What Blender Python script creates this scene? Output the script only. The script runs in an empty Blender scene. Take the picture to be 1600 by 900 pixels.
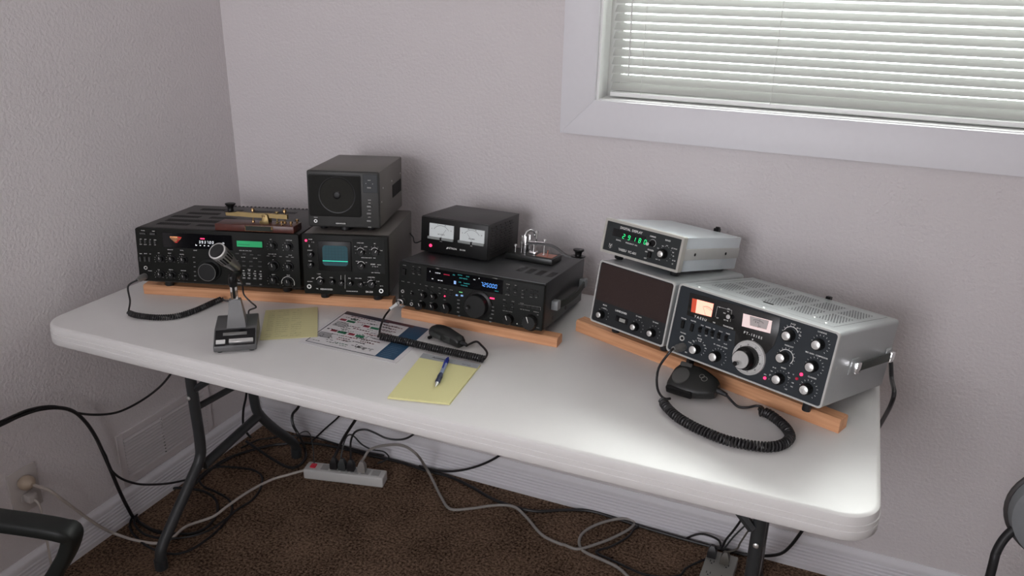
import bpy, bmesh, math, random
from mathutils import Vector, Matrix
random.seed(7)
PI = math.pi
scn = bpy.context.scene
COL = scn.collection

# ---------------------------------------------------------------- camera, light, exposure
cam_d = bpy.data.cameras.new('camera'); cam = bpy.data.objects.new('camera', cam_d); COL.objects.link(cam)
cam_d.sensor_width = 36.0; cam_d.lens = 28.756; cam_d.clip_start = 0.02
def cam_matrix(loc, yaw, pitch, roll):
    cy, sy, cp, sp = math.cos(yaw), math.sin(yaw), math.cos(pitch), math.sin(pitch)
    f = Vector((-sy*cp, cy*cp, sp)); r = Vector((cy, sy, 0)); u = r.cross(f)
    R = math.cos(roll)*r + math.sin(roll)*u; U = -math.sin(roll)*r + math.cos(roll)*u
    m = Matrix((R, U, -f)).transposed().to_4x4(); m.translation = loc
    return m
cam.matrix_world = cam_matrix(Vector((1.8186, -2.0523, 1.5543)), 0.3927, -0.3711, 0.0210)
scn.camera = cam
scn.view_settings.view_transform = 'Standard'; scn.view_settings.look = 'None'
scn.view_settings.gamma = 1.0; scn.view_settings.use_curve_mapping = False
scn.view_settings.exposure = 0.05
world = bpy.data.worlds.new('sky'); scn.world = world; world.use_nodes = True
wb = world.node_tree.nodes['Background']; wb.inputs[0].default_value = (0.97, 0.98, 1.0, 1); wb.inputs[1].default_value = 3.6
def area(name, loc, rot, sx, sy, power, color):
    d = bpy.data.lights.new(name, 'AREA'); d.shape = 'RECTANGLE'; d.size = sx; d.size_y = sy; d.energy = power; d.color = color
    o = bpy.data.objects.new(name, d); o.location = loc; o.rotation_euler = rot; COL.objects.link(o); return o
# daylight outside the blinds and an added fill lamp at the unseen window behind the camera
area('window_daylight', (1.85, 0.62, 2.25), (math.radians(-60), 0, 0), 2.8, 1.4, 300, (1.0, 0.985, 0.96))
area('rear_window_fill', (1.1, -3.37, 1.5), (math.radians(90), 0, 0), 1.1, 1.1, 21, (0.95, 0.93, 1.0))

# ---------------------------------------------------------------- materials
MATS = {}
def mat(name, color, rough=0.5, metal=0.0, noise=0.0, nscale=60.0, bump=0.0, bscale=200.0, emit=0.0, spec=0.5, coat=0.0, bdist=0.001, translucent=0.0, bdetail=2.0):
    if name in MATS: return MATS[name]
    m = bpy.data.materials.new(name); m.use_nodes = True; nt = m.node_tree; b = nt.nodes['Principled BSDF']
    b.inputs['Roughness'].default_value = rough; b.inputs['Metallic'].default_value = metal
    b.inputs['Specular IOR Level'].default_value = spec; b.inputs['Coat Weight'].default_value = coat
    c = (*color, 1)
    tc = nt.nodes.new('ShaderNodeTexCoord')
    n = nt.nodes.new('ShaderNodeTexNoise'); n.inputs['Scale'].default_value = nscale; n.inputs['Detail'].default_value = 3
    nt.links.new(tc.outputs['Object'], n.inputs['Vector'])
    r = nt.nodes.new('ShaderNodeMapRange'); r.inputs['To Min'].default_value = 1-noise; r.inputs['To Max'].default_value = 1+noise
    nt.links.new(n.outputs[0], r.inputs['Value'])
    v = nt.nodes.new('ShaderNodeVectorMath'); v.operation = 'SCALE'; v.inputs[0].default_value = color
    nt.links.new(r.outputs[0], v.inputs['Scale']); nt.links.new(v.outputs[0], b.inputs['Base Color'])
    if emit > 0:
        b.inputs['Emission Color'].default_value = c; b.inputs['Emission Strength'].default_value = emit
    if bump > 0:
        n2 = nt.nodes.new('ShaderNodeTexNoise'); n2.inputs['Scale'].default_value = bscale; n2.inputs['Detail'].default_value = bdetail
        nt.links.new(tc.outputs['Object'], n2.inputs['Vector'])
        bp = nt.nodes.new('ShaderNodeBump'); bp.inputs['Strength'].default_value = bump; bp.inputs['Distance'].default_value = bdist
        nt.links.new(n2.outputs[0], bp.inputs['Height']); nt.links.new(bp.outputs[0], b.inputs['Normal'])
    if translucent > 0:
        t = nt.nodes.new('ShaderNodeBsdfTranslucent'); t.inputs[0].default_value = c
        mx = nt.nodes.new('ShaderNodeMixShader'); mx.inputs[0].default_value = translucent
        out = nt.nodes['Material Output']
        nt.links.new(b.outputs[0], mx.inputs[1]); nt.links.new(t.outputs[0], mx.inputs[2]); nt.links.new(mx.outputs[0], out.inputs[0])
    MATS[name] = m
    return m
WALL = mat('wall_paint', (0.735, 0.695, 0.70), 0.75, bump=0.8, bscale=120, bdist=0.0036, noise=0.02, nscale=6, bdetail=4, spec=0.3)
CEIL = mat('ceiling_paint', (0.84, 0.83, 0.82), 0.9, bump=0.4, bscale=70, bdist=0.003)
TRIM = mat('trim_paint', (0.78, 0.77, 0.80), 0.45, noise=0.02, bump=0.15, bscale=60)
PLASTIC_TABLE = mat('table_plastic', (0.73, 0.715, 0.70), 0.38, noise=0.03, nscale=18, bump=0.25, bscale=900, bdist=0.0006)
LEGM = mat('grey_powder_coat', (0.038, 0.041, 0.043), 0.38, noise=0.1, bump=0.1, bscale=600)
BLACKRUB = mat('black_rubber', (0.012, 0.012, 0.013), 0.5, noise=0.1)
CORD_BLACK = mat('black_cord', (0.014, 0.013, 0.014), 0.42, noise=0.15)
CORD_GREY = mat('grey_cord', (0.30, 0.28, 0.26), 0.5, noise=0.05)
CORD_WHITE = mat('offwhite_cord', (0.55, 0.50, 0.46), 0.5, noise=0.05)
WHITEP = mat('white_plastic', (0.66, 0.66, 0.64), 0.4, noise=0.03)
IVORY = mat('ivory_plastic', (0.56, 0.52, 0.50), 0.45, noise=0.03)
CASE_A = mat('dark_charcoal_case', (0.040, 0.038, 0.036), 0.45, noise=0.12, nscale=150, bump=0.35, bscale=1500, bdist=0.0004, spec=0.4)
CASE_K = mat('charcoal_case', (0.112, 0.101, 0.090), 0.45, noise=0.12, nscale=150, bump=0.35, bscale=1500, bdist=0.0004)
PANEL_K = mat('charcoal_panel', (0.0125, 0.013, 0.0115), 0.5, spec=0.15, noise=0.1, nscale=60, bump=0.1, bscale=900, bdist=0.0003)
PANEL_D = mat('dark_panel', (0.0135, 0.0145, 0.0135), 0.5, spec=0.15, noise=0.1)
CASE_D = mat('black_case', (0.030, 0.031, 0.032), 0.42, noise=0.12, nscale=120, bump=0.3, bscale=1400, bdist=0.0004)
CASE_P = mat('black_crinkle_case', (0.024, 0.022, 0.022), 0.45, noise=0.1, bump=0.35, bscale=1300, bdist=0.0005)
KNOB_B = mat('black_knob', (0.006, 0.006, 0.006), 0.38, spec=0.3, noise=0.1)
KNOB_D = mat('charcoal_knob', (0.014, 0.0145, 0.0145), 0.40, spec=0.3, noise=0.1)
GLOSS = mat('black_window', (0.004, 0.004, 0.005), 0.12, noise=0.05)
SILVER = mat('brushed_aluminium', (0.80, 0.80, 0.78), 0.30, 0.75, noise=0.08, nscale=300)
CHROME = mat('chrome', (0.82, 0.82, 0.82), 0.12, 1.0, noise=0.03)
BRASS = mat('aged_brass', (0.27, 0.20, 0.095), 0.45, 1.0, noise=0.15, nscale=90)
BRASS_B = mat('bright_brass', (0.50, 0.33, 0.16), 0.22, 1.0, noise=0.05)
WOOD_R = mat('mahogany', (0.085, 0.022, 0.015), 0.35, noise=0.3, nscale=60)
GREY_CASE = mat('silver_grey_case', (0.39, 0.41, 0.415), 0.28, noise=0.05, nscale=120, bump=0.25, bscale=1200, bdist=0.0004)
GREY_RIM = mat('light_grey_rim', (0.50, 0.50, 0.48), 0.4, noise=0.04)
CREAM_RIM = mat('beige_grey_rim', (0.47, 0.455, 0.415), 0.42, noise=0.04)
SLATE = mat('slate_panel', (0.024, 0.030, 0.036), 0.45, spec=0.3, noise=0.08)
GRILLE = mat('brown_grille_cloth', (0.030, 0.015, 0.0125), 0.8, noise=0.5, nscale=700, bump=0.8, bscale=900)
PAINT = mat('white_print', (0.80, 0.80, 0.77), 0.5)
PAINT_D = mat('grey_print', (0.22, 0.22, 0.21), 0.5)
PRINT_K = mat('black_print', (0.03, 0.03, 0.035), 0.6)
LED_R = mat('red_led', (1.0, 0.03, 0.12), 0.3, emit=2.2)
LED_RD = mat('dim_red_led', (0.35, 0.01, 0.04), 0.3, emit=0.35)
LED_G = mat('green_digits', (0.02, 0.75, 0.22), 0.3, emit=0.9)
LED_W = mat('white_digits', (0.85, 0.88, 0.92), 0.3, emit=0.85)
LED_B = mat('blue_digits', (0.12, 0.38, 0.95), 0.3, emit=0.9)
LED_T = mat('teal_digits', (0.03, 0.34, 0.34), 0.3, emit=0.35)
LCD_G = mat('green_lcd', (0.03, 0.36, 0.14), 0.25, emit=0.35)
LCD_D = mat('lcd_segments', (0.02, 0.22, 0.10), 0.3, emit=0.1)
CRT = mat('scope_glass', (0.018, 0.050, 0.062), 0.25, emit=0.55, spec=0.25)
TRACE = mat('scope_trace', (0.02, 0.75, 0.48), 0.3, emit=0.7)
BTN = mat('button_grey', (0.055, 0.055, 0.054), 0.4)
BTN_L = mat('button_light', (0.20, 0.20, 0.195), 0.4)
METERW = mat('meter_face', (0.62, 0.66, 0.66), 0.4, emit=0.12)
METER_O = mat('amber_meter_face', (1.0, 0.52, 0.38), 0.4, emit=0.85)
METER_OD = mat('amber_meter_glow', (0.55, 0.07, 0.03), 0.4, emit=0.45)
METER_P = mat('pink_white_meter_face', (0.85, 0.68, 0.66), 0.4, emit=0.35)
METER_G = mat('grey_meter_scale', (0.42, 0.38, 0.37), 0.4, emit=0.15)
YPAPER = mat('yellow_paper', (0.66, 0.61, 0.33), 0.7, noise=0.05, nscale=12)
YPAD = mat('yellow_pad_paper', (0.73, 0.69, 0.34), 0.7, noise=0.03, nscale=12)
WPAPER = mat('white_laminate', (0.70, 0.68, 0.69), 0.3, noise=0.02)
BLUE_INK = mat('blue_print', (0.022, 0.075, 0.15), 0.35)
NAVY_INK = mat('dark_blue_print', (0.022, 0.035, 0.065), 0.35)
RED_INK = mat('red_print', (0.34, 0.05, 0.08), 0.35)
GREEN_INK = mat('green_print', (0.03, 0.20, 0.11), 0.35)
GREY_INK = mat('grey_print_block', (0.27, 0.27, 0.28), 0.4)
BROWN_INK = mat('brown_print', (0.16, 0.05, 0.06), 0.4)
PENCIL = mat('pencil_marks', (0.16, 0.14, 0.09), 0.7)
BLUE_PEN = mat('blue_pen_plastic', (0.02, 0.04, 0.30), 0.15, coat=0.5)
BLUE_GRIP = mat('dark_blue_grip', (0.02, 0.03, 0.08), 0.5)
CLEAR_PEN = mat('pale_blue_plastic', (0.35, 0.42, 0.60), 0.1, coat=0.5)
MIC_GREY = mat('dark_grey_mic_base', (0.10, 0.10, 0.10), 0.4, noise=0.08, bump=0.1, bscale=900)
MIC_STEM = mat('stem_grey', (0.155, 0.155, 0.155), 0.35, noise=0.06)
MIC_SILVER = mat('mic_head_silver', (0.28, 0.28, 0.27), 0.32, 0.6, noise=0.1)
STRAP = mat('dark_green_strap', (0.028, 0.035, 0.028), 0.55, noise=0.15)
COPPER = mat('copper_plate', (0.50, 0.20, 0.14), 0.35, 0.5, noise=0.1)
CUSHION = mat('grey_fabric', (0.21, 0.22, 0.23), 0.75, noise=0.06, bump=0.4, bscale=700)
STRIPG = mat('grey_outlet_box', (0.32, 0.32, 0.29), 0.5, noise=0.05)
BLIND = mat('blind_slat', (0.50, 0.50, 0.48), 0.6, noise=0.02, translucent=0.10)
VENTM = mat('vent_paint', (0.70, 0.655, 0.66), 0.5, noise=0.03)

def wood_mat():
    m = bpy.data.materials.new('pine_wood'); m.use_nodes = True; nt = m.node_tree; b = nt.nodes['Principled BSDF']
    tc = nt.nodes.new('ShaderNodeTexCoord'); mp = nt.nodes.new('ShaderNodeMapping'); mp.inputs['Scale'].default_value = (2.2, 45, 45)
    n = nt.nodes.new('ShaderNodeTexNoise'); n.inputs['Scale'].default_value = 3.0; n.inputs['Detail'].default_value = 5
    cr = nt.nodes.new('ShaderNodeValToRGB'); e = cr.color_ramp.elements
    e[0].position = 0.3; e[0].color = (0.60, 0.28, 0.135, 1); e[1].position = 0.75; e[1].color = (0.80, 0.435, 0.235, 1)
    nt.links.new(tc.outputs['Object'], mp.inputs[0]); nt.links.new(mp.outputs[0], n.inputs['Vector']); nt.links.new(n.outputs[0], cr.inputs[0]); nt.links.new(cr.outputs[0], b.inputs['Base Color'])
    b.inputs['Roughness'].default_value = 0.55
    return m
PINE = wood_mat()
def carpet_mat():
    m = bpy.data.materials.new('brown_carpet'); m.use_nodes = True; nt = m.node_tree; b = nt.nodes['Principled BSDF']
    tc = nt.nodes.new('ShaderNodeTexCoord')
    n1 = nt.nodes.new('ShaderNodeTexNoise'); n1.inputs['Scale'].default_value = 130; n1.inputs['Detail'].default_value = 6; n1.inputs['Roughness'].default_value = 0.75
    n2 = nt.nodes.new('ShaderNodeTexNoise'); n2.inputs['Scale'].default_value = 7; n2.inputs['Detail'].default_value = 4
    mx = nt.nodes.new('ShaderNodeMath'); mx.operation = 'MULTIPLY_ADD'; mx.inputs[1].default_value = 0.18
    nt.links.new(tc.outputs['Object'], n1.inputs['Vector']); nt.links.new(tc.outputs['Object'], n2.inputs['Vector'])
    nt.links.new(n2.outputs[0], mx.inputs[0]); nt.links.new(n1.outputs[0], mx.inputs[2])
    cr = nt.nodes.new('ShaderNodeValToRGB'); e = cr.color_ramp.elements
    e[0].position = 0.47; e[0].color = (0.022, 0.012, 0.007, 1); e[1].position = 0.72; e[1].color = (0.46, 0.30, 0.205, 1)
    nt.links.new(mx.outputs[0], cr.inputs[0]); nt.links.new(cr.outputs[0], b.inputs['Base Color'])
    b.inputs['Roughness'].default_value = 0.95; b.inputs['Specular IOR Level'].default_value = 0.1
    bp = nt.nodes.new('ShaderNodeBump'); bp.inputs['Strength'].default_value = 1.0; bp.inputs['Distance'].default_value = 0.012
    nt.links.new(n1.outputs[0], bp.inputs['Height']); nt.links.new(bp.outputs[0], b.inputs['Normal'])
    return m
CARPET = carpet_mat()
def glass_mat():
    m = bpy.data.materials.new('window_glass'); m.use_nodes = True; nt = m.node_tree; nt.nodes.remove(nt.nodes['Principled BSDF'])
    t = nt.nodes.new('ShaderNodeBsdfTransparent'); t.inputs[0].default_value = (0.95, 0.98, 0.97, 1)
    g = nt.nodes.new('ShaderNodeBsdfGlossy'); g.inputs['Roughness'].default_value = 0.02
    f = nt.nodes.new('ShaderNodeFresnel'); f.inputs[0].default_value = 1.45
    mx = nt.nodes.new('ShaderNodeMixShader'); nt.links.new(f.outputs[0], mx.inputs[0]); nt.links.new(t.outputs[0], mx.inputs[1]); nt.links.new(g.outputs[0], mx.inputs[2])
    nt.links.new(mx.outputs[0], nt.nodes['Material Output'].inputs[0])
    return m
GLASS = glass_mat()

# ---------------------------------------------------------------- mesh helpers
class MB:
    def __init__(s): s.bm = bmesh.new()
    def quad(s, pts, smooth=False):
        f = s.bm.faces.new([s.bm.verts.new(p) for p in pts]); f.smooth = smooth; return s
    def box(s, x0, x1, y0, y1, z0, z1, bev=0.0, seg=2):
        t = bmesh.new(); bmesh.ops.create_cube(t, size=1)
        for v in t.verts: v.co = ((x0+x1)/2+v.co.x*(x1-x0), (y0+y1)/2+v.co.y*(y1-y0), (z0+z1)/2+v.co.z*(z1-z0))
        if bev > 0: bmesh.ops.bevel(t, geom=t.edges[:], offset=bev, segments=seg, profile=0.5, affect='EDGES')
        return s.add(t)
    def add(s, t, M=None):
        if M is not None: t.transform(M)
        me = bpy.data.meshes.new('tmp'); t.to_mesh(me); t.free(); s.bm.from_mesh(me); bpy.data.meshes.remove(me); return s
    def cyl(s, p0, p1, r0, r1=None, n=20, cap=True):
        r1 = r0 if r1 is None else r1
        return s.lathe([(r0, 0), (r1, (Vector(p1)-Vector(p0)).length)], p0, Vector(p1)-Vector(p0), n, cap)
    def lathe(s, prof, org=(0,0,0), axis=(0,0,1), n=24, cap=True, knurl=0.0):
        a = Vector(axis).normalized(); u = a.orthogonal().normalized(); w = a.cross(u); o = Vector(org)
        rings = []
        for r, h in prof:
            ring = []
            for i in range(n):
                k = 1 - (knurl if i % 2 else 0)
                t = 2*PI*i/n; ring.append(s.bm.verts.new(o+a*h+(u*math.cos(t)+w*math.sin(t))*r*k))
            rings.append(ring)
        for A, B in zip(rings, rings[1:]):
            for i in range(n):
                f = s.bm.faces.new((A[i], A[(i+1) % n], B[(i+1) % n], B[i])); f.smooth = knurl == 0
        if cap: s.bm.faces.new(rings[0][::-1]); s.bm.faces.new(rings[-1])
        return s
    def tube(s, pts, r, n=8, closed=False, cap=True, radii=None):
        P = [Vector(p) for p in pts]; N = len(P); rings = []
        t0 = (P[1]-P[0]).normalized(); u = t0.orthogonal().normalized()
        for i, p in enumerate(P):
            if closed: t = (P[(i+1) % N]-P[i-1]).normalized()
            else: t = (P[min(i+1, N-1)]-P[max(i-1, 0)]).normalized()
            u = (u-t*u.dot(t)).normalized(); w = t.cross(u); rr = radii[i] if radii else r
            rings.append([s.bm.verts.new(p+(u*math.cos(2*PI*k/n)+w*math.sin(2*PI*k/n))*rr) for k in range(n)])
        pairs = list(zip(rings, rings[1:])) + ([(rings[-1], rings[0])] if closed else [])
        for A, B in pairs:
            for k in range(n):
                f = s.bm.faces.new((A[k], A[(k+1) % n], B[(k+1) % n], B[k])); f.smooth = True
        if cap and not closed: s.bm.faces.new(rings[0][::-1]); s.bm.faces.new(rings[-1])
        return s
    def prism(s, poly, y0, y1, plane='xz', bev=0.0):
        def P(a, b, c): return {'xz': (a, c, b), 'xy': (a, b, c), 'yz': (c, a, b)}[plane]
        t = bmesh.new(); A = [t.verts.new(P(a, b, y0)) for a, b in poly]; B = [t.verts.new(P(a, b, y1)) for a, b in poly]
        t.faces.new(A); t.faces.new(B[::-1])
        for i in range(len(A)): t.faces.new((A[i], B[i], B[(i+1) % len(A)], A[(i+1) % len(A)]))
        bmesh.ops.recalc_face_normals(t, faces=t.faces[:])
        if bev > 0: bmesh.ops.bevel(t, geom=t.edges[:], offset=bev, segments=2, profile=0.5, affect='EDGES')
        return s.add(t)
    def loft(s, rings, cap=True, smooth=True):
        R = [[s.bm.verts.new(p) for p in r] for r in rings]; n = len(R[0])
        for A, B in zip(R, R[1:]):
            for k in range(n):
                f = s.bm.faces.new((A[k], A[(k+1) % n], B[(k+1) % n], B[k])); f.smooth = smooth
        if cap: s.bm.faces.new(R[0][::-1]); s.bm.faces.new(R[-1])
        return s
    def build(s, name, m, parent=None, M=None):
        if M is not None: s.bm.transform(M)
        bmesh.ops.recalc_face_normals(s.bm, faces=s.bm.faces[:])
        me = bpy.data.meshes.new(name); s.bm.to_mesh(me); s.bm.free(); me.materials.append(m)
        me.set_sharp_from_angle(angle=math.radians(40))
        o = bpy.data.objects.new(name, me); COL.objects.link(o)
        if parent is not None: o.parent = parent
        return o
def tag(o, label=None, cat=None, group=None, kind=None):
    for k, v in (('label', label), ('category', cat), ('group', group), ('kind', kind)):
        if v: o[k] = v
    return o
def thing(name, label, cat, loc=(0,0,0), rot=None, group=None):
    o = bpy.data.objects.new(name, None); COL.objects.link(o); o.empty_display_size = 0.05
    o.location = loc
    if rot is not None: o.rotation_euler = rot if not isinstance(rot, Matrix) else rot.to_euler()
    return tag(o, label, cat, group)
def frame(spec):      # (origin, 3x3 rows) -> loc, Matrix
    return Vector(spec[0]), Matrix(spec[1])
def smooth(pts, sub=8, closed=False):
    P = [Vector(p) for p in pts]; out = []; N = len(P)
    rng = range(N if closed else N-1)
    for i in rng:
        if closed: a, b, c, d = P[i-1], P[i], P[(i+1) % N], P[(i+2) % N]
        else: a, b, c, d = P[max(i-1, 0)], P[i], P[i+1], P[min(i+2, N-1)]
        for k in range(sub):
            t = k/sub
            out.append(0.5*((2*b)+(-a+c)*t+(2*a-5*b+4*c-d)*t*t+(-a+3*b-3*c+d)*t**3))
    if not closed: out.append(P[-1])
    return out
def coil_pts(path, R, pitch, per=10, squash=1.0):
    P = smooth(path, 16); L = [0.0]
    for a, b in zip(P, P[1:]): L.append(L[-1]+(b-a).length)
    total = L[-1]; n = int(total/pitch*per); out = []; j = 0
    for i in range(n+1):
        s = total*i/n
        while j < len(P)-2 and L[j+1] < s: j += 1
        f = (s-L[j])/max(L[j+1]-L[j], 1e-9); p = P[j].lerp(P[j+1], min(max(f, 0), 1))
        t = (P[min(j+2, len(P)-1)]-P[max(j-1, 0)]).normalized()
        side = t.cross(Vector((0,0,1))).normalized(); up = side.cross(t)
        a = 2*PI*i/per
        out.append(p+side*math.cos(a)*R+up*math.sin(a)*R)
    return out
_txt = {}
def text_mesh(body):
    if body in _txt: return _txt[body]
    cu = bpy.data.curves.new('t', 'FONT'); cu.body = body; cu.resolution_u = 2; cu.offset = 0.022
    ob = bpy.data.objects.new('t', cu); me = bpy.data.meshes.new_from_object(ob)
    bpy.data.objects.remove(ob); bpy.data.curves.remove(cu); _txt[body] = me
    return me
class Print:
    """Flat lettering and line work on a panel that faces local -y (plane 'xz') or +z (plane 'xy')."""
    def __init__(s, eps=0.0006, plane='xz'): s.bm = bmesh.new(); s.e = eps; s.pl = plane
    def P(s, u, v): return (u, -s.e, v) if s.pl == 'xz' else (u, v, s.e)
    def text(s, uv, body, h, align=0.5, wide=1.0, rot=0.0, bold=0.0):
        me = text_mesh(body); xs = [v.co.x for v in me.vertices]
        if not xs: return s
        w = max(xs); k = h/0.70; t = bmesh.new(); t.from_mesh(me); c, sn = math.cos(rot), math.sin(rot)
        for v in t.verts:
            x, y = (v.co.x-w*align)*k*wide, v.co.y*k-h/2
            v.co = s.P(uv[0]+x*c-y*sn, uv[1]+x*sn+y*c)
        m2 = bpy.data.meshes.new('tmp'); t.to_mesh(m2); t.free(); s.bm.from_mesh(m2)
        if bold:
            pass
        bpy.data.meshes.remove(m2); return s
    def poly(s, pts):
        s.bm.faces.new([s.bm.verts.new(s.P(*p)) for p in pts]); return s
    def rect(s, u0, u1, v0, v1): return s.poly([(u0,v0),(u1,v0),(u1,v1),(u0,v1)])
    def line(s, a, b, w=0.0005):
        d = Vector((b[0]-a[0], b[1]-a[1])); l = d.length
        if l < 1e-6: return s
        n = Vector((-d.y, d.x))/l*w/2
        return s.poly([(a[0]+n.x,a[1]+n.y),(a[0]-n.x,a[1]-n.y),(b[0]-n.x,b[1]-n.y),(b[0]+n.x,b[1]+n.y)])
    def ticks(s, uv, r0, r1, n=11, a0=-50, a1=230, w=0.0006):
        for i in range(n):
            a = math.radians(a0+(a1-a0)*i/(n-1)); c, q = math.cos(a), math.sin(a)
            s.line((uv[0]+c*r0, uv[1]+q*r0), (uv[0]+c*r1, uv[1]+q*r1), w)
        return s
    def arc(s, uv, r, a0=0, a1=360, w=0.0006, n=24):
        P = [(uv[0]+math.cos(math.radians(a0+(a1-a0)*i/n))*r, uv[1]+math.sin(math.radians(a0+(a1-a0)*i/n))*r) for i in range(n+1)]
        for a, b in zip(P, P[1:]): s.line(a, b, w)
        return s
    def digits(s, uv, body, h, step, w=0.0009, slant=0.12):
        SEG = {'0':'abcdef','1':'bc','2':'abged','3':'abgcd','4':'fgbc','5':'afgcd','6':'afgedc','7':'abc','8':'abcdefg','9':'abcdfg','.':'.',' ':''}
        x = uv[0]; W = h*0.5
        for ch in body:
            g = h*0.04
            pts = {'a':((0,h),(W,h)),'b':((W,h),(W,h/2)),'c':((W,h/2),(W,0)),'d':((0,0),(W,0)),'e':((0,h/2),(0,0)),'f':((0,h),(0,h/2)),'g':((0,h/2),(W,h/2))}
            for q in SEG[ch]:
                if q == '.': s.rect(x-step*0.22, x-step*0.22+w, uv[1], uv[1]+w); continue
                (ax, az), (bx, bz) = pts[q]
                if az == bz: ax += g; bx -= g
                else: az, bz = az-g, bz+g
                s.line((x+ax+az*slant, uv[1]+az), (x+bx+bz*slant, uv[1]+bz), w)
            if ch != '.': x += step
        return s
    def build(s, name, m, parent=None):
        me = bpy.data.meshes.new(name); s.bm.to_mesh(me); s.bm.free(); me.materials.append(m)
        o = bpy.data.objects.new(name, me); COL.objects.link(o); o.parent = parent
        return o
# panel fittings: all are parts of `root`, placed at (u, v) on the local plane y = y0 facing -y
def knob(root, uv, r, depth, m=KNOB_B, cap=None, cap_r=None, cap_d=0.0012, skirt=None, pointer=None, n=28, y0=0.0, name='knob'):
    mb = MB(); o = (uv[0], y0, uv[1])
    if skirt: mb.lathe([(skirt, 0), (skirt, 0.0025), (skirt*0.93, 0.0035)], o, (0,-1,0), 28)
    mb.lathe([(r, 0), (r, depth*0.85), (r*0.92, depth)], o, (0,-1,0), n, knurl=0.05)
    k = mb.build(name, m, root)
    if cap:
        c = MB(); R = cap_r or r*0.8
        c.lathe([(R, 0), (R, cap_d*0.7), (R*0.93, cap_d)], (uv[0], y0-depth, uv[1]), (0,-1,0), 24)
        cc = c.build('knob_cap', cap, k); cc['label'] = 'metal cap of the knob'
    if pointer is not None:
        p = MB(); a = math.radians(pointer); L = r*0.9
        p.quad([(uv[0]+math.cos(a+d)*q, y0-depth-0.0004, uv[1]+math.sin(a+d)*q) for d, q in ((0.8, 0.0008), (0.07, L), (-0.07, L), (-0.8, 0.0008))])
        p.build('pointer_line', PAINT, k)
    return k
def button(root, uv, w, h, d=0.003, m=BTN, y0=0.0, name='button', bev=0.0004):
    return MB().box(uv[0]-w/2, uv[0]+w/2, y0-d, y0+0.001, uv[1]-h/2, uv[1]+h/2, bev, 1).build(name, m, root)
def led(root, uv, r, m=LED_R, y0=0.0, name='indicator_light'):
    return MB().lathe([(r, 0), (r, 0.001), (r*0.75, 0.002)], (uv[0], y0, uv[1]), (0,-1,0), 16).build(name, m, root)
def jack(root, uv, r, y0=0.0, m=SILVER, name='jack'):
    j = MB().lathe([(r, 0), (r, 0.002), (r*0.6, 0.002), (r*0.6, 0.0005)], (uv[0], y0, uv[1]), (0,-1,0), 20, cap=False).build(name, m, root)
    MB().lathe([(r*0.58, 0.0), (r*0.58, 0.0008)], (uv[0], y0, uv[1]), (0,-1,0), 16).build('jack_hole', KNOB_B, j)
    return j
def toggle(root, uv, L=0.011, y0=0.0, up=True):
    t = MB().lathe([(0.0032, 0), (0.0032, 0.003)], (uv[0], y0, uv[1]), (0,-1,0), 14)
    t.cyl((uv[0], y0-0.002, uv[1]), (uv[0], y0-L, uv[1]+(0.004 if up else -0.004)), 0.0016, 0.0024, 12)
    return t.build('toggle_switch', KNOB_B, root)
def foot(root, x, y, ztop, zbot, r=0.009, m=BLACKRUB, par=None):
    return MB().lathe([(r*0.85, 0), (r, 0.002), (r, ztop-zbot)], (x, y, zbot), (0,0,1), 18).build('foot', m, root)

# ================================================================ THE ROOM
RX, RY, RZ = 3.7, -3.4, 2.44      # inner size: x 0..RX, y RY..0, z 0..RZ
WX0, WX1, WZ0, WZ1 = 1.1926, 2.95, 1.248, 2.13   # window opening
def structure(o): o['kind'] = 'structure'; return o
structure(MB().box(-0.15, RX+0.15, RY-0.15, 0.15, -0.12, 0.0).build('floor', CARPET))
structure(MB().box(-0.15, RX+0.15, RY-0.15, 0.15, RZ, RZ+0.1).build('ceiling', CEIL))
structure(MB().box(-0.12, 0, RY, 0.0, 0, RZ).build('wall_left', WALL))
structure(MB().box(RX, RX+0.12, RY, 0.0, 0, RZ).build('wall_right', WALL))
wb_ = MB(); T = 0.12
wb_.box(-0.12, WX0, 0, T, 0, RZ).box(WX1, RX+0.12, 0, T, 0, RZ).box(WX0, WX1, 0, T, 0, WZ0).box(WX0, WX1, 0, T, WZ1, RZ)
structure(wb_.build('wall_back', WALL))
# wall behind the camera with an unseen second window, its opening sized to set the fill light
wf = MB(); wf.box(-0.12, 0.5, RY-0.12, RY, 0, RZ).box(1.7, RX+0.12, RY-0.12, RY, 0, RZ).box(0.5, 1.7, RY-0.12, RY, 2.1, RZ).box(0.5, 1.7, RY-0.12, RY, 0, 0.9)
structure(wf.build('wall_front', WALL))
w2f = MB(); w2f.box(0.5, 0.54, RY-0.09, RY-0.04, 0.9, 2.1).box(1.66, 1.7, RY-0.09, RY-0.04, 0.9, 2.1).box(0.54, 1.66, RY-0.09, RY-0.04, 0.9, 0.94).box(0.54, 1.66, RY-0.09, RY-0.04, 2.06, 2.1).box(1.08, 1.12, RY-0.09, RY-0.04, 0.94, 2.06)
structure(w2f.build('unseen_window', WHITEP))
# ribbed baseboards
def base_profile():
    p = [(0, 0), (0.0125, 0), (0.0125, 0.012)]
    z = 0.016
    for k in range(6):
        p += [(0.0130, z), (0.0095, z+0.003), (0.0095, z+0.0045), (0.0130, z+0.0075)]; z += 0.0115
    p += [(0.0125, z), (0.0125, 0.090), (0.010, 0.096), (0.006, 0.099), (0.003, 0.105), (0, 0.105)]
    return p
structure(MB().prism([(-d, z) for d, z in base_profile()], 0.0, RX, 'yz').build('baseboard_back', TRIM))
structure(MB().prism([(d, z) for d, z in base_profile()], RY, -0.0125, 'xz').build('baseboard_left', TRIM))
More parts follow.
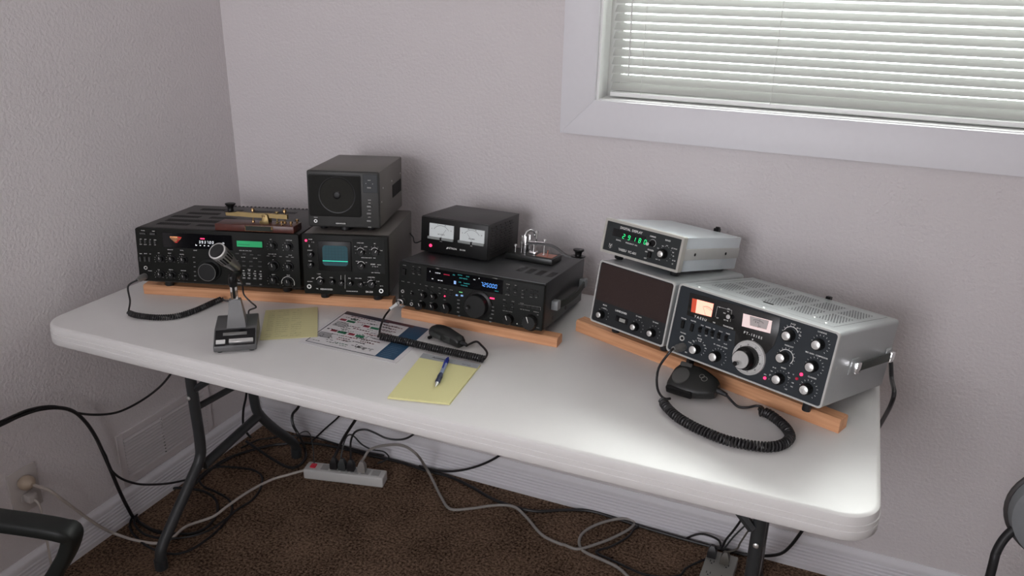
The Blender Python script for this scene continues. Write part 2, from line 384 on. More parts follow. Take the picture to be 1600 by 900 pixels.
# casing round the window, mitred
tr = MB(); cw = 0.0909; ct = 0.016
ox0, ox1, oz0, oz1 = WX0-cw, WX1+cw, WZ0-cw, WZ1+cw
for quad in ([(ox0,oz0),(ox1,oz0),(WX1,WZ0),(WX0,WZ0)], [(ox0,oz1),(ox0,oz0),(WX0,WZ0),(WX0,WZ1)], [(ox1,oz0),(ox1,oz1),(WX1,WZ1),(WX1,WZ0)], [(ox1,oz1),(ox0,oz1),(WX0,WZ1),(WX1,WZ1)]):
    tr.prism(quad, -ct, 0.0, 'xz', 0.0008)
structure(tr.build('trim_1', TRIM))
# the window: a vinyl frame, a mullion, glass
wn = bpy.data.objects.new('window_1', None); COL.objects.link(wn); wn.location = (WX0, 0.0, WZ0); structure(wn)
W_, H_ = WX1-WX0, WZ1-WZ0
fr = MB(); fw = 0.04
fr.box(0, fw, 0.07, 0.12, 0, H_, 0.002).box(W_-fw, W_, 0.07, 0.12, 0, H_, 0.002).box(fw, W_-fw, 0.07, 0.12, 0, fw, 0.002).box(fw, W_-fw, 0.07, 0.12, H_-fw, H_, 0.002).box(fw, W_-fw, 0.075, 0.115, H_*0.78, H_*0.78+0.03, 0.002)
fr.build('window_frame', WHITEP, wn)
MB().box(fw-0.005, W_-fw+0.005, 0.093, 0.097, fw-0.005, H_-fw+0.005).build('pane', GLASS, wn)
LINER = mat('white_jamb', (0.86, 0.86, 0.85), 0.4, noise=0.01)
MB().box(0, W_, 0.0, 0.07, -0.004, 0.002).build('window_sill', LINER, wn)
for x in (0.0, W_-0.006): MB().box(x, x+0.006, -0.004, 0.07, 0.0, H_).build('window_jamb', LINER, wn)
# mini blind hanging in the opening
bl = thing('window_blind', 'white horizontal mini blind with tilted slats hanging in the window', 'blind', (WX0, 0.0, WZ0))
sl = MB(); pitch = 0.0212; half = 0.0125; tilt = math.radians(-40); n_sl = int((H_-0.05)/pitch)
for i in range(n_sl):
    z = 0.030+i*pitch; pts = []
    for k in range(6):
        s_ = -1+2*k/5; bow = 0.0016*(1-s_*s_)
        y = 0.048+s_*half*math.cos(tilt)-bow*math.sin(tilt); zz = z-s_*half*math.sin(tilt)-bow*math.cos(tilt)*-1
        pts.append((y, zz))
    jx = random.uniform(-0.001, 0.001)
    for a, b in zip(pts, pts[1:]):
        sl.quad([(0.024+jx, a[0], a[1]), (W_-0.024+jx, a[0], a[1]), (W_-0.024+jx, b[0], b[1]), (0.024+jx, b[0], b[1])], True)
bmesh.ops.remove_doubles(sl.bm, verts=sl.bm.verts[:], dist=0.00005)
sl.build('slats', BLIND, bl)
MB().box(0.024, W_-0.024, 0.036, 0.060, 0.006, 0.017, 0.002).build('bottom_rail', LINER, bl)
MB().box(0.008, W_-0.008, 0.030, 0.066, H_-0.03, H_-0.002, 0.002).build('head_rail', WHITEP, bl)
for x in (0.105, 0.425, 1.0, W_-0.15):
    c_ = MB()
    for y in (0.0365, 0.0595): c_.tube([(x, y, 0.012), (x, y, H_-0.03)], 0.0007, 5)
    c_.build('ladder_cord', WHITEP, bl)
MB().tube([(0.072, 0.028, 0.06), (0.066, 0.029, 0.4), (0.066, 0.031, H_-0.02)], 0.0022, 6).build('tilt_wand', WHITEP, bl)

# ================================================================ FOLDING TABLE
TH = 0.74; TX, TY, TL, TW = 0.0791, -0.8344, 1.8791, 0.76
tb = thing('folding_table', 'long white plastic folding table with grey steel legs against the window wall', 'table', (TX, TY, 0), (0,0,0.0063))
def rr(w, d, r, inset=0.0, n=10):
    P = []
    for cx, cy, a in ((w-r, r, -90), (w-r, d-r, 0), (r, d-r, 90), (r, r, 180)):
        for k in range(n+1):
            t = math.radians(a+90*k/n); P.append((cx+math.cos(t)*(r-inset), cy+math.sin(t)*(r-inset)))
    return P
tt = MB(); R0 = 0.065
sec = [(0.006, TH-0.0499), (0.002, TH-0.0485), (0.0, TH-0.046), (0.0, TH-0.031), (0.0012, TH-0.030), (0.0012, TH-0.0285), (0.0, TH-0.0275), (0.0, TH-0.019), (0.0014, TH-0.018), (0.0014, TH-0.008), (0.003, TH-0.003), (0.007, TH-0.0005), (0.011, TH)]
tt.loft([[(x, y, z) for x, y in rr(TL, TW, R0, i)] for i, z in sec])
top = tt.build('tabletop', PLASTIC_TABLE, tb)
em = Print(TH+0.0005, 'xy')
for k in range(4): em.line((TL-0.055, 0.355+k*0.006), (TL-0.03, 0.353+k*0.006), 0.002)
eb = em.build('moulded_mark', PLASTIC_TABLE, top)
def rel(p): return (p[0]-TX, p[1]-TY, p[2])
apron = MB()
apron.box(0.06, TL-0.06, 0.09, 0.12, TH-0.048-0.02, TH-0.045).box(0.06, TL-0.06, TW-0.12, TW-0.09, TH-0.068, TH-0.045)
apron.build('apron_rail', LEGM, tb)
def leg_pair(x):
    yf, yr = -0.548, -0.302
    fl = smooth([rel((x, yf, 0.69)), rel((x, yf, 0.45)), rel((x, yf+0.002, 0.29)), rel((x, yf-0.008, 0.24)), rel((x, yf-0.045, 0.20)), rel((x, -0.70, 0.095)), rel((x, -0.735, 0.055)), rel((x, -0.742, 0.012))], 7)
    MB().tube(fl, 0.0150, 14).lathe([(0.0175, 0), (0.0175, 0.03)], rel((x, -0.742, 0.001)), (0,0,1), 14).build('leg', LEGM, tb)
    rl = smooth([rel((x, yr-0.01, 0.69)), rel((x, yr-0.01, 0.40)), rel((x, yr-0.006, 0.29)), rel((x, yr+0.01, 0.245)), rel((x, yr+0.06, 0.175)), rel((x, -0.165, 0.085)), rel((x, -0.140, 0.05)), rel((x, -0.134, 0.012))], 7)
    MB().tube(rl, 0.0150, 14).lathe([(0.0175, 0), (0.0175, 0.03)], rel((x, -0.134, 0.001)), (0,0,1), 14).build('leg', LEGM, tb)
    MB().tube([rel((x, yf+0.005, 0.212)), rel((x, yr, 0.245))], 0.0140, 12).build('lower_crossbar', LEGM, tb)
    MB().tube([rel((x, yf, 0.400)), rel((x, yr-0.01, 0.385))], 0.0095, 10).build('upper_crossbar', LEGM, tb)
leg_pair(0.25)
leg_pair(1.765)
for sgn, x in ((1, 0.25), (-1, 1.765)):
    mb = MB(); a = Vector(rel((x, -0.548, 0.455))); b = Vector(rel((x+sgn*0.30, -0.50, 0.675)))
    if sgn < 0: a = Vector(rel((x-0.012, -0.56, 0.475))); b = Vector(rel((x-0.19, -0.56, 0.675)))
    mb.tube([a, b], 0.0105, 6).build('folding_brace', LEGM, tb)
    MB().lathe([(0.006, 0), (0.006, 0.003), (0.003, 0.005)], rel((x, -0.564, 0.4400)), (0,-1,0), 12).build('bolt', SILVER, tb)

# ================================================================ WOODEN STRIPS UNDER THE FRONT FEET
def strip(label, x, y, yaw, L, z1, d=0.036):
    o = thing('wooden_strip', label, 'wood strip', (x, y, TH), (0, 0, yaw), 'wooden strips under the radios')
    h = z1-TH; c = 0.004
    MB().prism([(0, 0), (d, 0), (d, h-c), (d-c, h), (c, h), (0, h-c)], 0, L, 'yz').build('strip_body', PINE, o)
    return o
def solid(o_name, label, cat, mb, m, loc=(0,0,0), rot=None, group=None):
    o = mb.build(o_name, m); o.location = loc
    if rot is not None: o.rotation_euler = rot
    return tag(o, label, cat, group)
def strip1(label, x, y, yaw, L, z1, d=0.036):
    h = z1-TH-0.0003; c = 0.004
    return solid('wooden_strip', label, 'wood strip', MB().prism([(0, 0), (d, 0), (d, h-c), (d-c, h), (c, h), (0, h-c)], 0, L, 'yz'), PINE, (x, y, TH+0.0003), (0,0,yaw), 'wooden strips under the radios')
strip1('pale pine strip under the charcoal transceiver and scope at the left', 0.161, -0.580, 0.285, 0.668, 0.7655)
strip1('pale pine strip under the black transceiver in the middle of the table', 0.848, -0.426, 0.002, 0.412, 0.763)
strip1('pale pine strip under the two silver-grey units at the right', 1.269, -0.316, -0.373, 0.655, 0.769)

def root_of(name, label, cat, spec, group=None):
    loc, M = frame(spec); return thing(name, label, cat, loc, M, group), M
def world_z_local(M, loc, lx, ly, zw):   # local z at which (lx, ly) reaches world height zw (small tilt)
    return (zw-loc.z-M[2][0]*lx-M[2][1]*ly)/M[2][2]

# ================================================================ A. CHARCOAL TRANSCEIVER, LEFT
SA = ((0.1894, -0.6127, 0.7901), [(0.9494, -0.3126, -0.0301), (0.3141, 0.9450, 0.0910), (0.0000, -0.0959, 0.9954)])
A, MA = root_of('radio_transceiver', 'wide charcoal transceiver with green LCD, brass key on top, at the left', 'radio', SA, 'radio transceivers'); LA = Vector(SA[0])
aw, ah, ad = 0.4215, 0.1413, 0.3315
MB().box(0.0008, aw-0.0008, 0.006, ad, 0.0, ah, 0.003).build('case', CASE_A, A)
MB().prism([(0, 0.004), (aw, 0.004), (aw, ah-0.004), (aw-0.004, ah), (0.004, ah), (0, ah-0.004)], 0.0, 0.016, 'xz', 0.0012).build('front_panel', PANEL_K, A)
sp = MB()
for (x0, x1, y0, y1) in ((0.03,0.115,0.05,0.075),(0.135,0.235,0.05,0.072),(0.03,0.20,0.095,0.125),(0.02,0.10,0.15,0.175),(0.125,0.20,0.15,0.175),(0.04,0.13,0.20,0.225),(0.15,0.26,0.20,0.225),(0.05,0.17,0.26,0.285),(0.20,0.33,0.26,0.285)):
    n = int((x1-x0)/0.006)
    for i in range(n): sp.box(x0+i*0.006, x0+i*0.006+0.0032, y0, y1, ah-0.001, ah+0.0006)
sp.build('vent_slots', PANEL_D, A)
hs = MB()
for i in range(26): hs.box(0.09+i*0.0118, 0.095+i*0.0118, ad, ad+0.022, ah-0.04, ah-0.001)
hs.box(0.07, 0.40, ad, ad+0.004, 0.02, ah-0.006).build('heat_sink', KNOB_D, A)
# display windows
(ax0, _z0), (ax1, _z1) = (0.0675, 0.1305), (0.2485, 0.0969)
wl = (0.0711, 0.1324); wr = (0.2509, 0.1316); wb2 = (0.2483, 0.0941); wb1 = (0.0676, 0.0939)
dz0, dz1 = min(wb1[1], wb2[1]), max(wl[1], wr[1])
MB().box(wl[0], wr[0], -0.0012, 0.001, dz0, dz1, 0.0004, 1).build('display_window', GLOSS, A)
zr = Print(0.0018)
u, v = (0.1621, 0.1171)
v = (0.1655, 0.1088)[1]
zr.digits(((0.1655, 0.1088)[0], v), '3937.00', 0.0060, 0.0068, 0.0008)
zr.text((0.2286, 0.1116), 'F.S.', 0.003, 0.5)
p0, p1 = (0.1563, 0.1031), (0.2403, 0.1045)
for i in range(8):
    x = p0[0]+(p1[0]-p0[0])*i/8; zr.rect(x, x+0.0035, p0[1]-0.001, p0[1]+0.0007)
zr.line((p0[0], p0[1]+0.003), (p0[0], p0[1]-0.001), 0.0006)
zr.build('frequency_digits', LED_W, A)
r_ = Print(0.0018); q = (0.1752, 0.1207); r_.rect(q[0]-0.0055, q[0]+0.0055, q[1]-0.0014, q[1]+0.0014); r_.build('transmit_indicator', LED_R, A)
# coloured fan-shaped meter
mc = (0.1063, 0.1131)
m1 = Print(0.0018); m2 = Print(0.0019)
for k, (w_, dz_, ww) in enumerate(((0.031,0.0080,0.0012),(0.029,0.0058,0.0009),(0.026,0.0036,0.0009),(0.021,0.0014,0.0009),(0.016,-0.0010,0.0009),(0.011,-0.0034,0.0009),(0.006,-0.0058,0.0014))):
    seg_n = 9
    for i in range(seg_n):
        t0, t1 = -1+2*i/seg_n, -1+2*(i+0.72)/seg_n
        f = lambda t: mc[1]+dz_+0.0016*(1-t*t)
        (m2 if (i > 5 or k == 6) and k != 2 else m1).line((mc[0]+w_/2*t0, f(t0)), (mc[0]+w_/2*t1, f(t1)), ww)
m1.line((mc[0]-0.0145, mc[1]+0.0095), (mc[0]+0.004, mc[1]+0.0082), 0.0012)
m1.build('meter_scale', mat('amber_scale', (0.85, 0.40, 0.18), 0.4, emit=0.55), A)
m2.build('meter_red_scale', mat('red_scale', (0.85, 0.05, 0.04), 0.4, emit=0.6), A)
# green LCD
l0, l1, l2 = (0.2629, 0.1201), (0.3281, 0.1195), (0.3272, 0.1046)
MB().box(l0[0]-0.003, l1[0]+0.003, -0.001, 0.001, l2[1]-0.003, l0[1]+0.0015, 0.0003, 1).build('lcd_bezel', PANEL_D, A)
lc = MB().box(l0[0], l1[0], -0.0018, 0.0, l2[1], l0[1]-0.0005, 0.0003, 1).build('lcd_screen', LCD_G, A)
lp = Print(0.0022)
for i in range(9): lp.rect(l0[0]+0.004+i*0.0034, l0[0]+0.006+i*0.0034, l2[1]+0.004, l2[1]+0.0075)
lp.build('lcd_segments', LCD_D, lc)
# knobs (position, radius, depth)
for (p, r, d) in (((0.0642, 0.0644),.0070,.014),((0.0929, 0.0653),.0068,.014),((0.1230, 0.0642),.0070,.014),((0.0594, 0.0235),.0068,.014),((0.0891, 0.0228),.0068,.014),((0.1218, 0.0208),.0068,.014),
                  ((0.3569, 0.1113),.0080,.016),((0.3965, 0.1103),.0080,.016),((0.3566, 0.0593),.0105,.018),((0.3951, 0.0591),.0080,.016),((0.3550, 0.0227),.0085,.016),((0.3921, 0.0196),.0085,.016)):
    knob(A, p, r, d, KNOB_D, skirt=r*1.35, pointer=100, y0=0.0)
md = (0.1912, 0.0402)
MB().lathe([(0.030, 0), (0.030, 0.004), (0.027, 0.006)], ((0.1879, 0.0343)[0], 0, md[1]), (0,-1,0), 40).build('dial_ring', PANEL_D, A)
k_ = MB().lathe([(0.0228, 0), (0.0228, 0.020), (0.0215, 0.0215)], (md[0], -0.004, md[1]), (0,-1,0), 48, knurl=0.02).build('tuning_knob', KNOB_D, A)
ra = Print(0.0262); ra.arc(md, 0.0222, 0, 360, 0.0008, 40); ra.build('knob_edge', PAINT_D, k_)
# buttons
for p in ((0.0207, 0.1277), (0.0468, 0.1275)): button(A, p, 0.0145, 0.0045, 0.004)
for x_, y_ in (): pass
for p in ((0.0129, 0.1061),(0.0250, 0.1060),(0.0377, 0.1058),(0.0503, 0.1054)): button(A, p, 0.0042, 0.0085, 0.003, BTN)
for p in ((0.0084, 0.0606),(0.0205, 0.0608),(0.0320, 0.0613)): button(A, p, 0.0042, 0.0120, 0.004, BTN)
for p in ((0.2625, 0.0863),(0.2808, 0.0860),(0.2998, 0.0851),(0.3191, 0.0847),(0.2604, 0.0679),(0.2784, 0.0669),(0.2965, 0.0673),(0.3199, 0.0680),(0.2781, 0.0554),(0.2963, 0.0553),(0.3190, 0.0553)): button(A, p, 0.0088, 0.0028, 0.002, BTN, bev=0.0002)
for p in ((0.2765, 0.0359),(0.2898, 0.0361),(0.3048, 0.0362),(0.3191, 0.0355),(0.2761, 0.0236),(0.2890, 0.0236),(0.3041, 0.0236),(0.3189, 0.0239),(0.2609, 0.0247)): button(A, p, 0.0072, 0.0042, 0.0025, BTN_L, bev=0.0002)
for p in ((0.2632, 0.0091),(0.2863, 0.0089)): button(A, p, 0.0118, 0.0036, 0.0025, BTN_L, bev=0.0002)
for p in ((0.3415, 0.0840),(0.3577, 0.0841),(0.3739, 0.0837),(0.3903, 0.0836),(0.4040, 0.0833),(0.3187, 0.0082)): button(A, p, 0.0065, 0.0022, 0.002, BTN_L, bev=0.0002)
for p in ((0.1485, 0.0713),(0.1492, 0.0583),(0.1490, 0.0466),(0.1483, 0.0338),(0.1481, 0.0225),(0.1472, 0.0110)): button(A, p, 0.0050, 0.0022, 0.0015, BTN_L, bev=0.0002)
jack(A, (0.0197, 0.0380), 0.0048); 
mj = (0.0139, 0.0146)
jack(A, mj, 0.0085, name='microphone_jack')
pa = Print(0.0006); L_ = pa.text
for p, s_ in (((0.0214, 0.1344),'POWER'),((0.0485, 0.1341),'TIMER'),((0.0136, 0.1124),'VOX'),((0.0256, 0.1123),'AGC'),((0.0383, 0.1121),'RF'),((0.0509, 0.1117),'MON'),
        ((0.0122, 0.0988),'MAN'),((0.0242, 0.0986),'SLOW'),((0.0370, 0.0988),'ATT'),((0.0497, 0.0987),'OFF'),((0.0098, 0.0744),'SEND'),((0.0226, 0.0750),'METER'),((0.0347, 0.0748),'NB'),
        ((0.0297, 0.0303),'PHONES'),((0.0573, 0.0783),'MIC'),((0.0857, 0.0789),'DELAY'),((0.1177, 0.0776),'NB LEVEL'),((0.0532, 0.0343),'CAR'),((0.0854, 0.0358),'PROC IN'),((0.1183, 0.0349),'PROC OUT'),
        ((0.0883, 0.0882),'KENWOOD'),((0.1182, 0.0878),'TS-940S'),((0.1535, 0.0894),'ON AIR'),((0.3503, 0.1264),'VBT'),((0.3967, 0.1263),'SLOPE TUNE'),((0.3537, 0.0744),'AF'),((0.3930, 0.0732),'NOTCH'),((0.3527, 0.0358),'RIT/XIT'),((0.3912, 0.0359),'RF SQL'),
        ((0.2835, 0.0945),'HOUR  MIN  START  STOP'),((0.2769, 0.0775),'LSB  USB'),((0.3076, 0.0762),'CW  AM'),((0.2904, 0.0462),'BAND'),((0.3523, 0.0889),'AUTO  M.IN  VFO'),((0.3981, 0.0879),'T-F  RIT')):
    L_(p, s_, 0.0019)
for p, r in (((0.0567, 0.0607),.0105),((0.0866, 0.0621),.0105),((0.1170, 0.0610),.0105),((0.0530, 0.0200),.0105),((0.0828, 0.0193),.0105),((0.1157, 0.0173),.0105),((0.3533, 0.1080),.0125),((0.3929, 0.1069),.0125),((0.3911, 0.0554),.012),((0.3511, 0.0187),.0135),((0.3885, 0.0156),.0135)):
    pa.ticks(p, r, r+0.0018, 9, -30, 210)
pa.arc((0.3515, 0.0551), 0.0135, 0, 150, 0.0012)
pa.arc((0.3892, 0.0157), 0.0165, -20, 190, 0.0012)
for p in ((0.2758, 0.0426),(0.2906, 0.0429),(0.3056, 0.0425),(0.3200, 0.0427),(0.2766, 0.0304),(0.2903, 0.0303),(0.3053, 0.0302),(0.3199, 0.0298),(0.2630, 0.0163)): pa.rect(p[0]-0.0022, p[0]+0.0022, p[1]-0.0008, p[1]+0.0008)
pa.build('panel_lettering', PAINT, A)
for x, y, z in ((0.055, 0.045, 0), (0.37, 0.045, 0), (0.05, 0.30, 1), (0.375, 0.30, 1)):
    foot(A, x, y, 0.001, world_z_local(MA, LA, x, y, 0.7665 if z == 0 else TH+0.001), 0.011)

# ================================================================ B. STATION SCOPE, LEFT OF CENTRE
SB = ((0.6166, -0.5022, 0.7918), [(0.9403, -0.3391, -0.0287), (0.3403, 0.9370, 0.0794), (0.0000, -0.0844, 0.9964)])
B, MBm = root_of('station_monitor', 'charcoal station monitor with small blue-green scope screen, beside the left transceiver', 'oscilloscope', SB); LB = Vector(SB[0])
bw, bh, bd = 0.2125, 0.1515, 0.3406
MB().box(0.0005, bw-0.0005, 0.010, bd, 0.0, bh, 0.003).build('case', CASE_K, B)
MB().box(0, bw, 0.0, 0.018, 0.0, bh, 0.0025).build('front_panel', PANEL_K, B)
# raised sub panels
q0, q1 = (0.1251, 0.1437), (0.2041, 0.0583)
MB().box(q0[0], q1[0], -0.0008, 0.001, q1[1], q0[1], 0.0003, 1).build('control_plate', PANEL_D, B)
s0, s1 = (0.0395, 0.1364), (0.1225, 0.0617)
MB().prism([(s0[0], s1[1]), (s1[0]-0.001, s1[1]), (s1[0]-0.001, s0[1]), (s0[0], s0[1])], -0.003, 0.001, 'xz', 0.0008).build('screen_hood', KNOB_B, B)
c0, c1 = (0.0511, 0.1261), (0.1134, 0.0755)
def octo(u0, u1, v0, v1, c): return [(u0+c, v0), (u1-c, v0), (u1, v0+c), (u1, v1-c), (u1-c, v1), (u0+c, v1), (u0, v1-c), (u0, v0+c)]
scr = MB().prism(octo(c0[0], c1[0], c1[1], c0[1], 0.005), -0.0042, -0.002, 'xz').build('scope_screen', CRT, B)
gr = Print(0.0045)
for i in range(1, 8): x = c0[0]+(c1[0]-c0[0])*i/8; gr.line((x, c1[1]+0.001), (x, c0[1]-0.001), 0.00025)
for i in range(1, 7): z = c1[1]+(c0[1]-c1[1])*i/7; gr.line((c0[0]+0.001, z), (c1[0]-0.001, z), 0.00025)
gr.build('graticule', PANEL_D, scr)
tz = (0.0809, 0.0869)[1]
ta, tb_ = (0.0501, 0.0872), (0.1131, 0.0870)
tr_ = Print(0.0050); tr_.line((c0[0], tz+0.0005), (c1[0], tz+0.0005), 0.0017); tr_.build('scope_trace', TRACE, scr)
led(B, (0.0106, 0.1358), 0.0030)
for p, r in (((0.1475, 0.1122),.0075),((0.1825, 0.1135),.0085),((0.1465, 0.0778),.0078),((0.0223, 0.1023),.0068),((0.0211, 0.0763),.0068),((0.0442, 0.0347),.0075),((0.0729, 0.0343),.0062),((0.0958, 0.0323),.0062),((0.1177, 0.0325),.0065),((0.1441, 0.0309),.0065),((0.1715, 0.0320),.0085)):
    knob(B, p, r, 0.012, KNOB_B, pointer=60)
for p in ((0.0134, 0.0191),(0.1936, 0.0144)): jack(B, p, 0.0055)
button(B, (0.1852, 0.0673), 0.010, 0.006, 0.003, KNOB_B)
pb = Print(0.0012)
for p, s_, h in (((0.0217, 0.1394),'POWER',.0019),((0.0277, 0.1323),'1  3',.0026),((0.0184, 0.1228),'2',.0050),((0.0194, 0.1116),'INTENSITY',.0018),((0.0188, 0.0848),'FOCUS',.0018),((0.1448, 0.1348),'HORIZ GAIN',.0020),((0.1805, 0.1344),'MIC',.0019),
        ((0.1319, 0.1254),'MIN',.0018),((0.1582, 0.1257),'SWEEP',.0018),((0.1969, 0.1175),'MAX',.0018),((0.1638, 0.0980),'HORIZ SCAN WIDTH     FINE',.0019),((0.1360, 0.0883),'50 kHz',.0018),((0.1582, 0.0859),'250',.0018),
        ((0.1744, 0.0821),'SCAN',.0030),((0.1898, 0.0812),'WIDTH',.0019),((0.1801, 0.0763),'RF  GND  AF',.0018),((0.1808, 0.0606),'VERT  TWO TONE',.0018),((0.1699, 0.0486),'SWEEP FREQ.',.0021),((0.0391, 0.0524),'V. GAIN',.0018),((0.0236, 0.0411),'MIN',.0022),((0.0413, 0.0455),'CAL',.0019),
        ((0.0697, 0.0444),'V. POS',.0018),((0.1151, 0.0439),'POS',.0024),((0.1373, 0.0448),'SYNC  LEVEL',.0020),((0.0157, 0.0319),'GND INPUT',.0017),((0.0567, 0.0134),'KENWOOD',.0040),((0.0335, 0.0139),'TR',.0030),((0.1209, 0.0107),'STATION MONITOR',.0022),((0.1637, 0.0110),'SM-220',.0042),
        ((0.1857, 0.0390),'10  100',.0018),((0.1950, 0.0272),'EXT 1k',.0018),((0.1515, 0.0343),'OFF',.0018)):
    pb.text(p, s_, h)
a_, b_ = (0.1045, 0.0523), (0.1033, 0.0170); pb.line(a_, b_, 0.0006)
a_, b_ = (0.0940, 0.0508), (0.0936, 0.0398); pb.line(a_, b_, 0.0008)
for p in ((0.1448, 0.1134),(0.1800, 0.1147),(0.1453, 0.0789),(0.0408, 0.0345),(0.1689, 0.0317)): pb.arc(p, 0.0092, 20, 160, 0.0012)
for p in ((0.1448, 0.1134),(0.1800, 0.1147),(0.1689, 0.0317)): pb.ticks(p, 0.0125, 0.0140, 7, -20, 200, 0.0005)
pb.build('panel_lettering', PAINT, B)
for x, y, z in ((0.04, 0.045, 0), (0.175, 0.045, 0), (0.04, 0.31, 1), (0.175, 0.31, 1)):
    foot(B, x, y, 0.001, world_z_local(MBm, LB, x, y, 0.7665 if z == 0 else TH+0.001), 0.011)

# ================================================================ C. SPEAKER ON THE SCOPE
SC = ((0.6012, -0.4450, 0.9489), [(0.9408, -0.3376, -0.0287), (0.3389, 0.9375, 0.0794), (0.0001, -0.0844, 0.9964)])
C_, MC = root_of('speaker_unit', 'charcoal box speaker with round cone grille standing on the station monitor', 'speaker', SC)
cw_, ch_, cd_ = 0.1796, 0.1397, 0.3052
MB().box(0.0008, cw_-0.0008, 0.012, cd_, 0.0, ch_, 0.003).build('case', CASE_K, C_)
MB().box(0, cw_, 0.0, 0.014, 0.0, ch_, 0.004, 3).build('front_panel', mat('grey_front', (0.042, 0.042, 0.040), 0.45, spec=0.3, noise=0.1), C_)
g0, g1 = (0.0042, 0.1338), (0.1344, 0.0270)
gq = (-0.0022, 0.0260); gt = (0.1373, 0.1296)
gz0, gz1 = g1[1], g0[1]-0.002
def rrect(u0, u1, v0, v1, r, n=5):
    P = []
    for cx, cy, a in ((u1-r, v0+r, -90), (u1-r, v1-r, 0), (u0+r, v1-r, 90), (u0+r, v0+r, 180)):
        for k in range(n+1): t = math.radians(a+90*k/n); P.append((cx+math.cos(t)*r, cy+math.sin(t)*r))
    return P
MB().prism(rrect(0.004, g1[0], gz0, gz1, 0.006), -0.0015, 0.002, 'xz', 0.0005).build('grille_frame', KNOB_B, C_)
MB().prism(rrect(0.0065, g1[0]-0.0025, gz0+0.0025, gz1-0.0025, 0.005), -0.0026, 0.0, 'xz', 0.0004).build('speaker_grille', mat('speaker_mesh', (0.024, 0.024, 0.0225), 0.8, spec=0.05, noise=0.4, nscale=900, bump=0.6, bscale=1600, bdist=0.0006), C_)
cc = (0.0748, 0.0809); cr_ = 0.0275
cn = MB(); cn.lathe([(0.0455, 0.0), (0.0455, 0.0007), (0.0428, 0.0007), (0.0422, 0.0003)], (cc[0], -0.0024, cc[1]), (0,-1,0), 40, cap=False); cn.build('cone_ring', KNOB_B, C_)
MB().lathe([(0.0420, 0.0002), (0.0090, 0.0005)], (cc[0], -0.0024, cc[1]), (0,-1,0), 40).build('speaker_cone', mat('cone_mesh', (0.030, 0.030, 0.027), 0.8, spec=0.05, noise=0.4, nscale=900), C_)
MB().lathe([(0.0100, 0), (0.0090, 0.0008), (0.005, 0.0012)], (cc[0], -0.0028, cc[1]), (0,-1,0), 24).build('dust_cap', KNOB_B, C_)
e0, e1 = (0.1398, 0.1333), (0.1787, 0.0893)
MB().box(e0[0], cw_-0.004, -0.0012, 0.001, e1[1], ch_-0.006, 0.0005, 1).build('switch_plate', mat('bluish_plate', (0.024, 0.027, 0.030), 0.45, spec=0.3), C_)
for p in ((0.1557, 0.1021),(0.1540, 0.0556),(0.1535, 0.0379),(0.1531, 0.0194)): button(C_, p, 0.0105, 0.0040, 0.005, BTN_L)
jack(C_, (0.0186, 0.0142), 0.0042)
n0 = (0.0815, 0.0101); MB().box(n0[0]-0.015, n0[0]+0.015, -0.0012, 0.001, n0[1]-0.0028, n0[1]+0.0028, 0.0003, 1).build('name_plate', KNOB_B, C_)
pc = Print(0.0016)
for p, s_, h in ((n0,'KENWOOD',.0032),((0.0195, 0.0235),'PHONES',.0017),((0.1556, 0.1199),'INPUT',.0018),((0.1473, 0.1121),'A',.0018),((0.1638, 0.1114),'B',.0018),((0.1549, 0.0713),'FILTER',.0018),((0.1547, 0.0638),'HIGH',.0016),((0.1542, 0.0459),'LOW-1',.0016),((0.1538, 0.0284),'LOW-2',.0016),((0.1539, 0.0033),'SP-940',.0019)): pc.text(p, s_, h)
pc.build('panel_lettering', PAINT, C_)
v0, v1 = (0.1684, 0.0818), (0.2877, 0.0765); v2 = (0.1654, 0.0477)
vs = MB()
for i in range(12):
    z = v2[1]+(v0[1]-v2[1])*i/12; vs.box(cw_-0.001, cw_+0.0005, v0[0], v1[0], z, z+(v0[1]-v2[1])/12*0.65)
vs.build('side_vents', PANEL_D, C_)
for (y, z) in ((0.0478, 0.0937),(0.0287, 0.0619),(0.1600, 0.0942),(0.2817, 0.0963)): MB().lathe([(0.0022, 0), (0.0022, 0.0008), (0.001, 0.0014)], (cw_-0.001, y, z), (1,0,0), 12).build('case_screw', SILVER, C_)
for x, y in ((0.03, 0.03), (0.15, 0.03), (0.03, 0.27), (0.15, 0.27)): foot(C_, x, y, 0.001, -0.0098, 0.009)
foot(C_, 0.088, 0.02, 0.001, -0.0098, 0.013)

# ================================================================ D. BLACK TRANSCEIVER, MIDDLE
SD = ((0.8473, -0.4391, 0.7771), [(1.0000, -0.0054, -0.0006), (0.0054, 0.9947, 0.1027), (0.0000, -0.1027, 0.9947)])
D, MD = root_of('radio_transceiver', 'black transceiver with blue frequency digits in the middle, black meter box on top', 'radio', SD, 'radio transceivers'); LD = Vector(SD[0])
dw, dh, dd = 0.3785, 0.115, 0.301
MB().box(0.0008, dw-0.0008, 0.010, dd, 0.0, dh, 0.003).build('case', CASE_D, D)
MB().box(0, dw, 0.0, 0.016, 0.002, dh-0.003, 0.003, 3).build('front_panel', PANEL_D, D)
dv = MB()
for a, b in (((0.2748, 0.0710), (0.2791, 0.1359)),((0.3001, 0.0650),(0.3075, 0.1351)),((0.3264, 0.0638),(0.3348, 0.1337)),((0.3544, 0.0640),(0.3637, 0.1296))):
    x0, x1 = a[0], a[0]+0.016
    for k in range(9):
        y = a[1]+0.004+k*0.0055; dv.box(x0+k*0.0001, x1+k*0.0001, y, y+0.0034, dh-0.001, dh+0.0005)
dv.build('vent_slots', KNOB_B, D)
w0, w1 = (0.0762, 0.1073), (0.2763, 0.0744)
wt = (0.2742, 0.1090); wlft = (0.0772, 0.0756)
